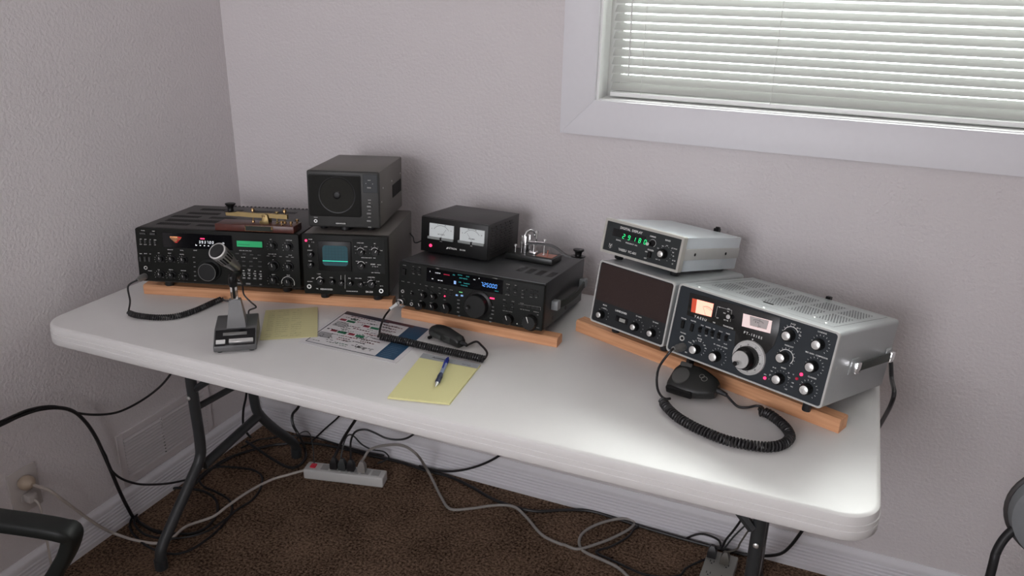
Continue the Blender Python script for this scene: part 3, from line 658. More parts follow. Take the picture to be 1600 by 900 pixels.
MB().box(w0[0], w1[0], -0.0012, 0.001, min(w1[1], wlft[1]), max(w0[1], wt[1]), 0.0006, 1).build('display_window', GLOSS, D)
bz0, bz1 = min(w1[1], wlft[1]), max(w0[1], wt[1])
z1 = Print(0.0018); t0 = (0.2198, 0.0879)
z1.digits(((0.2206, 0.0866)[0], (0.2206, 0.0866)[1]), '7.25000', 0.0086, 0.0071, 0.0010)
z1.build('frequency_digits', LED_B, D)
z2 = Print(0.0018)
for p, s_, h in (((0.0861, 0.1008),'S',.003),((0.1068, 0.0998),'1 3 5 7 9',.0026),((0.0936, 0.0835),'PO',.0022),((0.1143, 0.0826),'ALC  SWR',.0020),((0.2153, 0.1036),'A',.0022),((0.2034, 0.0988),'VFO',.0018)): z2.text(p, s_, h)
z2.build('meter_digits', LED_W, D)
z3 = Print(0.0018); a, b = (0.1227, 0.0993), (0.1385, 0.1009); z3.rect(a[0], b[0], a[1]-0.001, a[1]+0.0012); z3.build('meter_red_scale', LED_RD, D)
z4 = Print(0.0018)
for p, s_, h in (((0.1498, 0.1019),'MIX',.0024),((0.1654, 0.1039),'NOTCH',.0022),((0.1855, 0.1033),'GATE',.0022),((0.1746, 0.0970),'SHIFT WIDTH',.0024),((0.1662, 0.0866),'USB',.0026),((0.1841, 0.0859),'NARROW',.0024),((0.1777, 0.0801),'TUNED FINE',.0022),((0.2613, 0.0802),'SUB 29',.0022)): z4.text(p, s_, h)
z4.build('status_text', LED_T, D)
z5 = Print(0.0018); a = (0.1533, 0.0839); z5.rect(a[0]-0.003, a[0]+0.003, a[1]-0.004, a[1]+0.004)
PALE_B = mat('pale_blue_light', (0.25, 0.42, 0.75), 0.3, emit=0.45)
z5.build('band_indicator', PALE_B, D)
for p in ((0.1591, 0.0532),(0.1726, 0.0542)): button(D, p, 0.006, 0.0036, 0.0018, PALE_B)
z6 = Print(0.0018); p = (0.1695, 0.0626); z6.rect(p[0]-0.0045, p[0]+0.0045, p[1]-0.0012, p[1]+0.0012); z6.build('receive_indicator', mat('pale_green_light', (0.15, 0.55, 0.2), 0.3, emit=0.4), D)
button(D, (0.2505, 0.0607), 0.0115, 0.0032, 0.002, LED_R, name='transmit_button')
led(D, (0.1272, 0.0453), 0.0018, LED_R)
# main dial with finger dimple, sub dial, ring
mdp = (0.2124, 0.0396)
mdp = (0.2167, 0.0398)
MB().lathe([(0.034, 0), (0.034, 0.003), (0.031, 0.005)], (mdp[0]+0.001, 0, mdp[1]), (0,-1,0), 44).build('dial_ring', KNOB_B, D)
k_ = MB().lathe([(0.0275, 0), (0.0275, 0.020), (0.026, 0.0215)], (mdp[0], -0.003, mdp[1]), (0,-1,0), 60, knurl=0.02).build('tuning_knob', KNOB_D, D)
MB().lathe([(0.0062, 0), (0.0062, 0.0014), (0.0048, 0.0014), (0.003, 0.0004)], (mdp[0]-0.0165, -0.0245, mdp[1]-0.003), (0,-1,0), 20).build('finger_dimple', KNOB_B, k_)
for p, r, d in (((0.0725, 0.0397),.0075,.014),((0.1002, 0.0405),.0075,.014),((0.0686, 0.0143),.0085,.018),((0.1009, 0.0166),.0085,.018),((0.0378, 0.0368),.004,.004),((0.1343, 0.0181),.0125,.014),((0.2958, 0.0181),.0125,.014),((0.3503, 0.0218),.0175,.018)):
    knob(D, p, r, d, KNOB_D if r > .016 else KNOB_B, pointer=110, n=36)
for p in ((0.0408, 0.0998),(0.0560, 0.1010),(0.0411, 0.0913),(0.0562, 0.0926)): button(D, p, 0.0085, 0.0045, 0.003, KNOB_D)
button(D, (0.0159, 0.0895), 0.0090, 0.0150, 0.005, KNOB_B, name='power_button')
for p in ((0.2893, 0.0971),(0.3074, 0.0970),(0.3308, 0.0957),(0.2888, 0.0882),(0.3069, 0.0887),(0.3254, 0.0887),(0.2893, 0.0796),(0.3075, 0.0796),(0.3260, 0.0796),(0.3476, 0.0964),(0.3483, 0.0863),(0.3591, 0.0952),(0.3598, 0.0862),(0.2834, 0.0538),(0.3016, 0.0548),(0.2841, 0.0425),(0.3024, 0.0436),(0.3271, 0.0561),(0.3420, 0.0556),(0.3536, 0.0555),(0.3641, 0.0553)): button(D, p, 0.0078, 0.0042, 0.002, KNOB_D, bev=0.0003)
for p in ((0.2532, 0.0403),(0.2537, 0.0315),(0.2537, 0.0225),(0.2504, 0.0120),(0.2493, 0.0033),(0.1642, 0.0420),(0.1641, 0.0330),(0.1646, 0.0229),(0.1646, 0.0122),(0.1673, 0.0030)): button(D, p, 0.0062, 0.0024, 0.0018, BTN_L, bev=0.0002)
for p in ((0.0622, 0.0507),(0.0784, 0.0565),(0.0937, 0.0494),(0.1130, 0.0579),(0.1290, 0.0580),(0.1427, 0.0575),(0.1123, 0.0450),(0.1418, 0.0510)): button(D, p, 0.0060, 0.0038, 0.002, KNOB_D, bev=0.0002)
jack(D, (0.0125, 0.0389), 0.0042); jack(D, (0.0380, 0.0108), 0.0042)
mjd = (0.0125, 0.0126); jack(D, mjd, 0.0085, name='microphone_jack')
pd = Print(0.0008)
for p, s_, h in (((0.0160, 0.1050),'POWER',.0017),((0.0399, 0.1056),'ATT',.0016),((0.0570, 0.1061),'VOX',.0016),((0.0412, 0.0875),'PROC',.0016),((0.0564, 0.0877),'MONI',.0016),((0.0123, 0.0642),'PHONE',.0016),((0.0285, 0.0640),'METER',.0016),((0.0442, 0.0639),'AGC',.0016),((0.0606, 0.0644),'NB',.0016),((0.0770, 0.0632),'TUNER',.0016),((0.0932, 0.0632),'SPOT',.0016),((0.1127, 0.0639),'BK-IN',.0016),((0.1276, 0.0635),'RX ANT',.0016),((0.1435, 0.0636),'ANT A/B',.0016),
        ((0.0371, 0.0429),'MIC',.0016),((0.0385, 0.0197),'KEY',.0016),((0.0121, 0.0268),'MIC',.0016),((0.0623, 0.0496),'MIC  RF PWR',.0017),((0.0925, 0.0499),'PROC',.0016),((0.0632, 0.0227),'SPEED',.0016),((0.0912, 0.0225),'DELAY',.0016),((0.1133, 0.0499),'FINE',.0016),((0.1276, 0.0364),'LOCK',.0016),
        ((0.1052, 0.1107),'YAESU',.0022),((0.2552, 0.1097),'FT-1000MP',.0018),((0.2880, 0.1010),'LSB USB',.0018),((0.3072, 0.1014),'CW',.0018),((0.2875, 0.0923),'AM',.0016),((0.3247, 0.0922),'FM',.0016),((0.2885, 0.0754),'RTTY  PKT',.0016),((0.3072, 0.0840),'VFO',.0018),((0.3253, 0.0835),'A=B',.0018),((0.3258, 0.0754),'SPLIT',.0017),((0.3470, 0.0800),'DUAL',.0017),((0.3591, 0.0810),'TXW',.0017),
        ((0.2814, 0.0624),'CLAR',.0018),((0.3033, 0.0620),'CLEAR',.0016),((0.2810, 0.0478),'RX',.0016),((0.3021, 0.0477),'TX',.0016),((0.2910, 0.0360),'SHIFT  WIDTH  NOTCH',.0016),((0.3257, 0.0614),'IF FILTER',.0016),((0.3341, 0.0470),'EDSP  NR  CONTOUR',.0017),((0.3616, 0.0466),'VRF/MEM CH',.0016),((0.3662, 0.0403),'OFF',.0016),((0.3684, 0.0097),'SUB AF',.0017),((0.2455, 0.0519),'BUSY',.0016)): pd.text(p, s_, h)
a, b, c, d = (0.3164, 0.0584), (0.3715, 0.0596), (0.3721, 0.0522), (0.3170, 0.0482)
pd.line(a, b, 0.0004); pd.line(b, c, 0.0004)
pd.build('panel_lettering', mat('dim_print', (0.36, 0.36, 0.34), 0.5), D)
dot = led(D, (0.3170, 0.0101), 0.0014, PAINT, name='panel_dot')
# right side: strap handle with grey end caps
h0, h1 = (0.0665, 0.0504), (0.2780, 0.0547)
for (y, z) in (h0, h1): MB().box(dw-0.001, dw+0.016, y-0.011, y+0.011, z-0.011, z+0.011, 0.002).build('handle_end', mat('grey_cap', (0.24, 0.25, 0.255), 0.4, noise=0.05), D)
ym = (h0[0]+h1[0])/2; hp = smooth([(dw+0.010, h0[0], h0[1]), (dw+0.016, h0[0]+0.04, h0[1]-0.002), (dw+0.020, ym, (h0[1]+h1[1])/2-0.002), (dw+0.016, h1[0]-0.04, h1[1]-0.002), (dw+0.010, h1[0], h1[1])], 6)
hd = MB(); hd.loft([[(p.x-0.002, p.y, p.z-0.008), (p.x+0.002, p.y, p.z-0.008), (p.x+0.002, p.y, p.z+0.008), (p.x-0.002, p.y, p.z+0.008)] for p in hp]); hd.build('carry_strap', STRAP, D)
for (y, z) in ((0.0743, 0.0142), (0.1688, 0.0150)): MB().lathe([(0.005, 0), (0.005, 0.0008)], (dw-0.001, y, z), (1,0,0), 14).build('side_hole', KNOB_B, D)
for x, y, z in ((0.04, 0.032, 0), (0.34, 0.032, 0), (0.04, 0.27, 1), (0.34, 0.27, 1)):
    foot(D, x, y, 0.003, world_z_local(MD, LD, x, y, 0.7635 if z == 0 else TH+0.001), 0.010)

# ================================================================ E. BLACK METERED POWER SUPPLY ON D
SE = ((0.8481, -0.3213, 0.8846), [(1.0000, 0.0072, -0.0006), (-0.0071, 0.9947, 0.1027), (0.0013, -0.1027, 0.9947)])
E, ME = root_of('power_supply', 'small black power supply with two white meters and red lamp, on the middle transceiver', 'power supply', SE)
ew, eh, ed = 0.1853, 0.0895, 0.193
MB().box(-0.0008, ew+0.0008, 0.004, ed, 0.0, eh+0.001, 0.0015).build('case', CASE_P, E)
MB().box(0.0, ew, 0.0, 0.012, 0.001, eh-0.001, 0.001).build('front_panel', KNOB_B, E)
for nm, a, b, c in (('volt', (0.0244, 0.0755), (0.0925, 0.0764), (0.0913, 0.0361)), ('amp', (0.1095, 0.0751), (0.1767, 0.0755), (0.1763, 0.0369))):
    x0, x1 = a[0], b[0]; z1_, z0_ = a[1], c[1]
    m_ = MB().box(x0, x1, -0.0028, 0.001, z0_, z1_, 0.0006, 1).build('meter', METERW, E)
    zc = z0_+(z1_-z0_)*0.22
    w_ = x1-x0
    mp = Print(0.0032); cx = (x0+x1)/2; cz = z0_-0.012+0.006
    R_ = (z1_-z0_)*0.62
    mp.arc((cx, zc+0.003), R_, 35, 145, 0.0006, 16)
    mp.ticks((cx, zc+0.003), R_, R_+0.0022, 13, 35, 145, 0.0005)
    for i, t in enumerate(('0','5','10','15') if nm == 'volt' else ('0','10','20','30')):
        an = math.radians(148-116*i/3); mp.text((cx+math.cos(an)*(R_+0.0048)*1.08, zc+0.003+math.sin(an)*(R_+0.0032)), t, 0.0026)
    mp.text((cx, zc+0.0052), 'DC VOLTS' if nm == 'volt' else 'DC AMPS', 0.0028)
    an = 0.95 if nm == 'volt' else 2.2
    mp.line((cx, zc), (cx+math.cos(an)*R_*0.95, zc+math.sin(an)*R_*0.95), 0.0005)
    mp.build('meter_scale', PRINT_K, m_)
    MB().box(x0-0.0035, x1+0.0005, -0.0062, 0.0, z0_-0.0005, z0_+0.0060, 0.0010, 1).build('meter_cover', mat('meter_cover_grey', (0.28, 0.30, 0.29), 0.3), m_)
    MB().box(cx-0.0028, cx+0.0028, -0.0066, 0.0, z0_-0.0008, z0_+0.0064, 0.0008, 1).build('zero_screw', KNOB_B, m_)
led(E, (0.0283, 0.0174), 0.0040, LED_R, name='power_lamp')
pe = Print(0.0006); pe.text((0.0890, 0.0182), 'ASTRON', 0.0044, wide=1.05); pe.text((0.1181, 0.0182), 'RS-35M', 0.0034)
p = (0.0766, 0.0170); pe.poly([(p[0]-0.004, p[1]-0.0022), (p[0]-0.001, p[1]+0.0028), (p[0]+0.0005, p[1]+0.0028), (p[0]-0.0005, p[1]-0.0022)])
pe.text((0.0571, 0.0317), 'VOLTS', 0.0016); pe.text((0.1419, 0.0323), 'AMPS', 0.0016)
pe.build('panel_lettering', PAINT, E)
sv = MB()
for r in range(11):
    for k in range(5):
        y = 0.016+k*0.028+(0.006 if r % 2 else 0); z = 0.012+r*0.0066; sv.box(ew-0.0005, ew+0.0020, y, y+0.019, z, z+0.0026)
sv.build('louvres', KNOB_B, E)
rims = MB()
for r in range(11):
    for k in range(5):
        y = 0.016+k*0.028+(0.006 if r % 2 else 0); z = 0.012+r*0.0066; rims.box(ew+0.0006, ew+0.0028, y, y+0.019, z+0.0026, z+0.0034)
rims.build('louvre_edges', CASE_P, E)
for x, y in ((0.02, 0.02), (0.165, 0.02), (0.02, 0.17), (0.165, 0.17)): foot(E, x, y, 0.001, -0.0039, 0.008)

# ================================================================ F. SILVER-GREY TRANSCEIVER, RIGHT
SF = ((1.5209, -0.4751, 0.8094), [(0.9278, 0.3654, 0.0759), (-0.3731, 0.9084, 0.1887), (0.0000, -0.2034, 0.9791)])
F, MF = root_of('radio_transceiver', 'silver-grey vintage transceiver with slate front and large silver dial at the right', 'radio', SF, 'radio transceivers'); LF = Vector(SF[0])
fw_, fh, fd = 0.3453, 0.1483, 0.3098
def shell(root, w, h, d, rim, case, r=0.008, t=0.0038):
    """rounded sleeve case with a raised rim round an inset front"""
    outer = rrect(0, w, 0, h, r, 6); inner = rrect(t, w-t, t, h-t, r-t*0.6, 6)
    mb = MB()
    mb.loft([[(x, 0.004, z) for x, z in outer], [(x, d-0.003, z) for x, z in outer], [(w/2+(x-w/2)*0.99, d, h/2+(z-h/2)*0.98) for x, z in outer]])
    mb.build('case', case, root)
    rm = MB()
    rm.loft([[(x, 0.004, z) for x, z in outer], [(x, -0.0012, z) for x, z in outer], [(x+(0.0008 if x < w/2 else -0.0008), -0.002, z+(0.0008 if z < h/2 else -0.0008)) for x, z in outer], [(x, -0.002, z) for x, z in inner], [(x, 0.003, z) for x, z in inner]], cap=False)
    rm.build('front_rim', rim, root)
    return inner
inn = shell(F, fw_, fh, fd, GREY_RIM, GREY_CASE)
MB().prism(inn, 0.0, 0.0045, 'xz').build('front_panel', SLATE, F)
bp_ = [(0.0282, 0.1345), (0.1331, 0.1397), (0.2280, 0.1418), (0.2312, 0.1136), (0.2287, 0.0857), (0.2182, 0.0666), (0.1969, 0.0534), (0.1685, 0.0497), (0.1498, 0.0595), (0.1452, 0.0881), (0.0319, 0.0875)]
MB().prism(bp_, -0.0012, 0.0005, 'xz', 0.0003).build('meter_window', mat('satin_black', (0.010, 0.010, 0.010), 0.25), F)
def quad_part(name, pts, m, y, root): return MB().prism(pts, y, y+0.0008, 'xz').build(name, m, root)
mo = quad_part('signal_meter', [(0.0366, 0.1250), (0.0865, 0.1280), (0.0876, 0.0999), (0.0402, 0.0970)], METER_OD, -0.0020, F)
quad_part('meter_face', [(0.0479, 0.1258), (0.0864, 0.1275), (0.0875, 0.1004), (0.0508, 0.0979)], METER_O, -0.0024, mo)
ms = Print(0.0028); cm = (0.0773, 0.1041)
ms.arc((cm[0]-0.002, cm[1]-0.004), 0.0175, 50, 118, 0.0006, 12); ms.ticks((cm[0]-0.002, cm[1]-0.004), 0.0175, 0.0195, 8, 50, 118, 0.0005); ms.arc((cm[0]-0.002, cm[1]-0.004), 0.0145, 55, 100, 0.0004, 10)
ms.line((cm[0]-0.003, cm[1]-0.004), (cm[0]-0.0125, cm[1]+0.012), 0.0004)
ms.build('meter_scale', mat('red_brown_print', (0.30, 0.05, 0.04), 0.5), mo)
dpq = [(0.1532, 0.1275), (0.2140, 0.1309), (0.2162, 0.1065), (0.1561, 0.1023)]
dm = quad_part('dial_window', dpq, METER_P, -0.0020, F)
def inset(q, a, b, c, d):
    bl2 = lambda u, v: tuple((q[3][i]*(1-u)+q[2][i]*u)*(1-v)+(q[0][i]*(1-u)+q[1][i]*u)*v for i in (0, 1))
    return [bl2(a, d), bl2(b, d), bl2(b-0.04, c), bl2(a+0.04, c)]
quad_part('dial_scale', inset(dpq, 0.24, 0.90, 0.22, 0.95), METER_G, -0.0024, dm)
ds_ = Print(0.0028); q = inset(dpq, 0.30, 0.80, 0.35, 0.75); cx = sum(p[0] for p in q)/4; cz = sum(p[1] for p in q)/4
ds_.arc((cx, cz-0.020), 0.026, 65, 115, 0.0005, 12); ds_.ticks((cx, cz-0.020), 0.024, 0.026, 11, 65, 115, 0.0004); ds_.text((cx-0.003, cz+0.001), '8  9', 0.0030); ds_.text((cx+0.004, cz-0.005), '14.2', 0.0022); ds_.line((cx+0.002, cz-0.009), (cx+0.002, cz+0.009), 0.0005)
ds_.build('dial_figures', PRINT_K, dm)
# selector beside the meter
sk = (0.1273, 0.1132); knob(F, sk, 0.0050, 0.009, KNOB_B, SILVER, 0.0044)
# knobs: skirted black with turned-aluminium caps
KL = [((0.2536, 0.1149),.0118),((0.3120, 0.1161),.0110),((0.2527, 0.0706),.0112),((0.3108, 0.0727),.0112),((0.2551, 0.0281),.0108),((0.3112, 0.0281),.0110),((0.0705, 0.0256),.0098),((0.1174, 0.0260),.0108)]
for p, r in KL: knob(F, p, r, 0.017, KNOB_B, SILVER, 0.0082 if r > .01 else .0078, n=36)
dc = (0.1858, 0.0467)
MB().lathe([(0.0345, 0), (0.0345, 0.004), (0.0335, 0.0055), (0.0235, 0.0065)], (dc[0], 0, dc[1]), (0,-1,0), 56).build('dial_skirt', mat('dial_silver', (0.62, 0.62, 0.60), 0.35, 0.2), F)
dt_ = Print(0.0068)
dt_.ticks(dc, 0.0295, 0.0325, 60, 0, 354, 0.0004)
for i in range(10):
    a = math.radians(30+36*i); dt_.text((dc[0]+math.cos(a)*0.0268, dc[1]+math.sin(a)*0.0268), str(i*10), 0.0026, rot=a-PI/2)
dt_.build('dial_graduations', PRINT_K, F)
kd = MB().lathe([(0.0238, 0.0), (0.0238, 0.012), (0.0205, 0.014), (0.0190, 0.030), (0.0182, 0.031)], (dc[0], -0.0055, dc[1]), (0,-1,0), 60, knurl=0.02).build('tuning_knob', KNOB_B, F)
MB().lathe([(0.0172, 0), (0.0172, 0.0012), (0.0165, 0.0018), (0.002, 0.0014)], (dc[0], -0.0365, dc[1]), (0,-1,0), 44).build('knob_cap', SILVER, kd)
sp_ = (0.1807, 0.0386)
MB().lathe([(0.0035, 0), (0.0042, 0.007), (0.0048, 0.010), (0.003, 0.012)], (sp_[0]+0.001, -0.037, sp_[1]), (0,-1,0), 20).build('spinner_knob', KNOB_B, kd)
for p in ((0.0273, 0.0657),(0.0500, 0.0658)): 
    MB().box(p[0]-0.0035, p[0]+0.0035, -0.004, 0.001, p[1]-0.0085, p[1]+0.0085, 0.001, 1).build('rocker_switch', KNOB_B, F)
for p in ((0.0688, 0.0672),(0.0838, 0.0681),(0.0975, 0.0683),(0.1122, 0.0686),(0.1293, 0.0685)): 
    k_ = MB().box(p[0]-0.0032, p[0]+0.0032, -0.0028, 0.001, p[1]-0.0062, p[1]+0.0062, 0.0006, 1); k_.box(p[0]-0.0022, p[0]+0.0022, -0.008, -0.002, p[1]+0.0005, p[1]+0.0045, 0.0008, 1); k_.build('slide_switch', KNOB_B, F)
jack(F, (0.0328, 0.0371), 0.0058)
mjf = (0.0392, 0.0199)
jack(F, mjf, 0.0085, name='microphone_jack')
led(F, (0.2262, 0.0187), 0.0030); led(F, (0.2935, 0.0503), 0.0032); led(F, (0.2873, 0.0396), 0.0030, LED_RD)
pf = Print(0.0006)
px_ = Print(0.0018)
px_.text((0.0643, 0.0905), 'Y A E S U', 0.0050); px_.text((0.0962, 0.0911), 'SSB', 0.0026); px_.text((0.1283, 0.0917), 'TRANSCEIVER', 0.0026)
px_.text((0.1830, 0.0922), 'F T - 1 0 1 E S', 0.0048); p = (0.1843, 0.0836); px_.poly([(p[0]-0.0018, p[1]+0.0015), (p[0]+0.0018, p[1]+0.0015), (p[0], p[1]-0.002)])
for p, s_ in (((0.1006, 0.1250),'IC'),((0.1207, 0.1272),'ALC'),((0.1208, 0.1217),'PO'),((0.1137, 0.1162),'VFO'),((0.1013, 0.1023),'INT'),((0.1206, 0.1033),'EXT TX')): px_.text(p, s_, 0.0021)
a, b, c, d = (0.0957, 0.1249), (0.1281, 0.1261), (0.1302, 0.1034), (0.0962, 0.1030)
px_.line(a, b, .0004); px_.line(b, c, .0004); px_.line(d, a, .0004)
px_.build('window_lettering', PAINT, F)
for p, s_, h in (((0.0267, 0.0780),'POWER',.0025),((0.0496, 0.0796),'HEATER',.0025),((0.0714, 0.0772),'VOX',.0022),((0.0852, 0.0774),'MARKER',.0022),((0.0988, 0.0778),'NB',.0022),((0.1144, 0.0776),'PROC',.0022),((0.1305, 0.0783),'PHASE',.0022),
        ((0.0701, 0.0549),'MAN',.0022),((0.0847, 0.0592),'OFF',.0020),((0.0997, 0.0595),'OFF',.0020),((0.1149, 0.0599),'OFF',.0020),((0.1304, 0.0564),'CLAR',.0022),((0.1385, 0.0674),'REV',.0020),((0.0322, 0.0481),'PHONES',.0025),
        ((0.0721, 0.0487),'MODE',.0027),((0.0595, 0.0399),'LSB',.0022),((0.0521, 0.0340),'TUNE',.0022),((0.0738, 0.0439),'USB',.0022),((0.0860, 0.0388),'CW',.0022),((0.0898, 0.0338),'AM',.0022),((0.1208, 0.0487),'RF - GAIN - AF GAIN',.0024),((0.0486, 0.0113),'MIC',.0024),
        ((0.2552, 0.1372),'PLATE',.0024),((0.2671, 0.1327),'20 15',.0022),((0.2724, 0.1268),'10',.0022),((0.2729, 0.1201),'160',.0022),((0.3119, 0.1387),'LOADING',.0027),((0.2576, 0.0943),'PRESELECT',.0026),((0.3121, 0.0947),'MIC GAIN - COMPRESSOR',.0026),((0.2575, 0.0503),'BAND',.0026),
        ((0.2398, 0.0448),'80 40',.0022),((0.2360, 0.0367),'160',.0022),((0.2354, 0.0286),'JJY',.0022),((0.2348, 0.0200),'5',.0020),((0.2694, 0.0447),'20',.0022),((0.2787, 0.0450),'15',.0022),((0.2724, 0.0362),'10A',.0022),((0.2812, 0.0291),'10B',.0022),((0.2813, 0.0214),'10C',.0022),((0.2718, 0.0127),'10D',.0022),((0.3145, 0.0515),'CLARIFIER',.0026),((0.2253, 0.0257),'VFO',.0020)):
    pf.text(p, s_, h)
for i, (p, r) in enumerate((((0.2552, 0.1170),.0160),((0.3139, 0.1165),.0155),((0.2567, 0.0720),.0158),((0.3131, 0.0732),.0155),((0.2573, 0.0282),.0150),((0.3129, 0.0281),.0155),((0.0743, 0.0298),.0140),((0.1216, 0.0262),.0155))):
    pf.ticks(p, r, r+(0.0028 if i not in (4,) else 0.0014), 13, -50, 215, 0.0007)
    if i in (0, 2): pf.arc(p, r-0.0012, -40 if i == 2 else 30, 200, 0.0014)
pf.build('panel_lettering', PAINT, F)
# top lid seam and perforated patches
lid = MB(); E_ = fh+0.0003
l0_, l1_, l2_ = (0.0179, -0.0127), (0.3142, 0.0594), (0.3255, 0.2933)
lp_ = [(0.020, l1_[1]-0.030), (0.020, l2_[1]), (0.325, l2_[1]), (0.318, l1_[1]-0.030), (0.020, l1_[1]-0.030)]
lid = Print(fh+0.0004, 'xy')
for a, b in zip(lp_, lp_[1:]): lid.line(a, b, 0.0010)
lid.build('lid_seam', PRINT_K, F)
ho = MB()
for pr in range(2):
    for pc_ in range(5):
        x0, y0_ = 0.034+pc_*0.058, 0.075+pr*0.105
        if pr == 1 and pc_ == 4: pass
        for i in range(8):
            for j in range(11):
                x = x0+i*0.0056+(0.0028 if j % 2 else 0); y = y0_+j*0.0078
                ho.bm.faces.new([ho.bm.verts.new((x+math.cos(t*PI/3)*0.0017, y+math.sin(t*PI/3)*0.0024, fh+0.0004)) for t in range(6)])
ho.build('vent_holes', mat('hole_dark', (0.09, 0.10, 0.11), 0.7), F)
for a in ((0.0386, 0.0122), (0.0666, 0.0517), (0.2651, 0.0655), (0.2969, 0.0451), (0.1867, 0.0092)): MB().lathe([(0.0028, 0), (0.0028, 0.0008), (0.0012, 0.0014)], (a[0], a[1], fh), (0,0,1), 12).build('lid_screw', SILVER, F)
a = (0.1686, 0.0640); MB().box(a[0]-0.011, a[0]+0.011, a[1]-0.003, a[1]+0.003, fh, fh+0.0012, 0.0005, 1).build('lid_catch', KNOB_B, F)
a = (0.1898, 0.2908); MB().box(a[0]-0.005, a[0]+0.005, fd-0.005, fd+0.010, fh-0.005, fh+0.006, 0.001, 1).build('rear_terminal', KNOB_B, F)
# side handle
h0, h1 = (0.1036, 0.0726), (0.2895, 0.0733)
hb = MB()
for (y, z) in (h0, h1): 
    e = MB().box(fw_-0.0005, fw_+0.0016, y-0.018, y+0.018, z-0.016, z+0.016, 0.0008, 1).build('handle_plate', GREY_CASE, F)
    MB().prism([(y-0.011, z-0.012), (y+0.010, z-0.012), (y+0.010, z+0.010), (y-0.011, z+0.010)], fw_, fw_+0.013, 'yz', 0.0016).build('handle_bracket', CHROME, F)
MB().box(fw_+0.006, fw_+0.0105, h0[0]+0.006, h1[0]-0.004, h0[1]-0.0095, h0[1]+0.0085, 0.002).build('carry_strap', STRAP, F)
a = (0.0207, 0.0781); MB().lathe([(0.0035, 0), (0.0035, 0.0006)], (fw_-0.0003, a[0], a[1]), (1,0,0), 12).build('side_screw', GREY_RIM, F)
for x, y, z in ((0.035, 0.050, 0), (0.300, 0.050, 0), (0.035, 0.28, 1), (0.31, 0.28, 1)):
    foot(F, x, y, 0.001, world_z_local(MF, LF, x, y, 0.7705 if z == 0 else TH+0.0024), 0.0085)

# ================================================================ G. SPEAKER / PHONE PATCH UNIT
SG = ((1.3236, -0.3844, 0.8055), [(0.9312, 0.3584, 0.0668), (-0.3646, 0.9154, 0.1706), (0.0000, -0.1833, 0.9831)])
G, MG = root_of('speaker_unit', 'silver-grey speaker with brown grille cloth between the frequency readout and pine strip', 'speaker', SG); LG = Vector(SG[0])
gw, gh, gd = 0.2026, 0.1446, 0.302
inn = shell(G, gw, gh, gd, GREY_RIM, GREY_CASE)
MB().prism(inn, 0.0, 0.0045, 'xz').build('front_panel', mat('graphite_panel', (0.020, 0.022, 0.024), 0.45, spec=0.3, noise=0.05), G)
a, b, c, d = (0.0029, 0.1391), (0.1956, 0.1416), (0.1973, 0.0551), (0.0076, 0.0498)
zb = (c[1]+d[1])/2
MB().box(0.0055, gw-0.0055, -0.0004, 0.001, zb, gh-0.006, 0.0003, 1).build('speaker_grille', GRILLE, G)
for p in ((0.0288, 0.0227),(0.1241, 0.0232),(0.1686, 0.0228)): knob(G, p, 0.0098, 0.012, KNOB_B, SILVER, 0.0062, n=32)
w_ = (0.0857, 0.0266); MB().box(w_[0]-0.0165, w_[0]+0.0165, -0.0012, 0.001, w_[1]-0.0068, w_[1]+0.0068, 0.0005, 1).build('meter_window', GLOSS, G)
MB().box(w_[0]-0.006, w_[0]+0.010, -0.0018, 0.0, w_[1]-0.0045, w_[1]+0.0035, 0.0005, 1).build('meter', mat('patch_meter', (0.30, 0.30, 0.28), 0.3), G)
pg = Print(0.0006)
for p, s_, h in (((0.0804, 0.0438),'LANDLINER',.0042),((0.0341, 0.0461),'MODE',.0028),((0.0349, 0.0383),'PATCH',.0022),((0.1276, 0.0473),'RX GAIN',.0026),((0.1718, 0.0473),'TX GAIN',.0026)): pg.text(p, s_, h)
for p in ((0.0339, 0.0250),(0.1298, 0.0256),(0.1733, 0.0252)): pg.ticks(p, 0.0135, 0.0155, 9, -40, 210, 0.0006)
pg.build('panel_lettering', PAINT, G)
for x, y, z in ((0.035, 0.060, 0), (0.170, 0.060, 0), (0.035, 0.27, 1), (0.170, 0.27, 1)):
    foot(G, x, y, 0.001, world_z_local(MG, LG, x, y, 0.7705 if z == 0 else TH+0.0024), 0.0095)

# ================================================================ H. DIGITAL FREQUENCY READOUT
SH = ((1.3200, -0.3200, 0.9540), [(0.9401, 0.3332, 0.0728), (-0.3410, 0.9184, 0.2006), (0.0000, -0.2133, 0.9770)])
H, MH = root_of('frequency_display', 'slim light grey digital readout with green digits standing on the brown-grilled speaker', 'frequency readout', SH); LH = Vector(SH[0])
hw, hh, hdp = 0.207, 0.078, 0.276
MB().box(0.006, hw-0.004, 0.004, hdp, 0.0, hh-0.0015, 0.002).build('case', mat('pale_blue_grey_case', (0.66, 0.71, 0.74), 0.28, noise=0.03, bump=0.15, bscale=1200, bdist=0.0004), H)
MB().box(0.001, hw-0.0008, 0.010, hdp-0.004, hh*0.34, hh*0.66, 0.001).build('side_band', GREY_RIM, H)
outer = rrect(0, hw, 0, hh, 0.003, 3); inner = rrect(0.0055, hw-0.0055, 0.0055, hh-0.0055, 0.001, 3)
MB().loft([[(x, 0.014, z) for x, z in outer], [(x, -0.002, z) for x, z in outer], [(x, -0.002, z) for x, z in inner], [(x, 0.004, z) for x, z in inner]], cap=False, smooth=False).build('front_rim', CREAM_RIM, H)
MB().prism(inner, 0.0, 0.0055, 'xz').build('front_panel', mat('graphite_panel_2', (0.028, 0.033, 0.034), 0.45, spec=0.3, noise=0.05), H)
a, b, c = (0.0241, 0.0596), (0.1121, 0.0607), (0.1141, 0.0419)
MB().box(a[0], b[0], -0.0010, 0.001, c[1], a[1]-0.001, 0.0003, 1).build('digit_window', GLOSS, H)
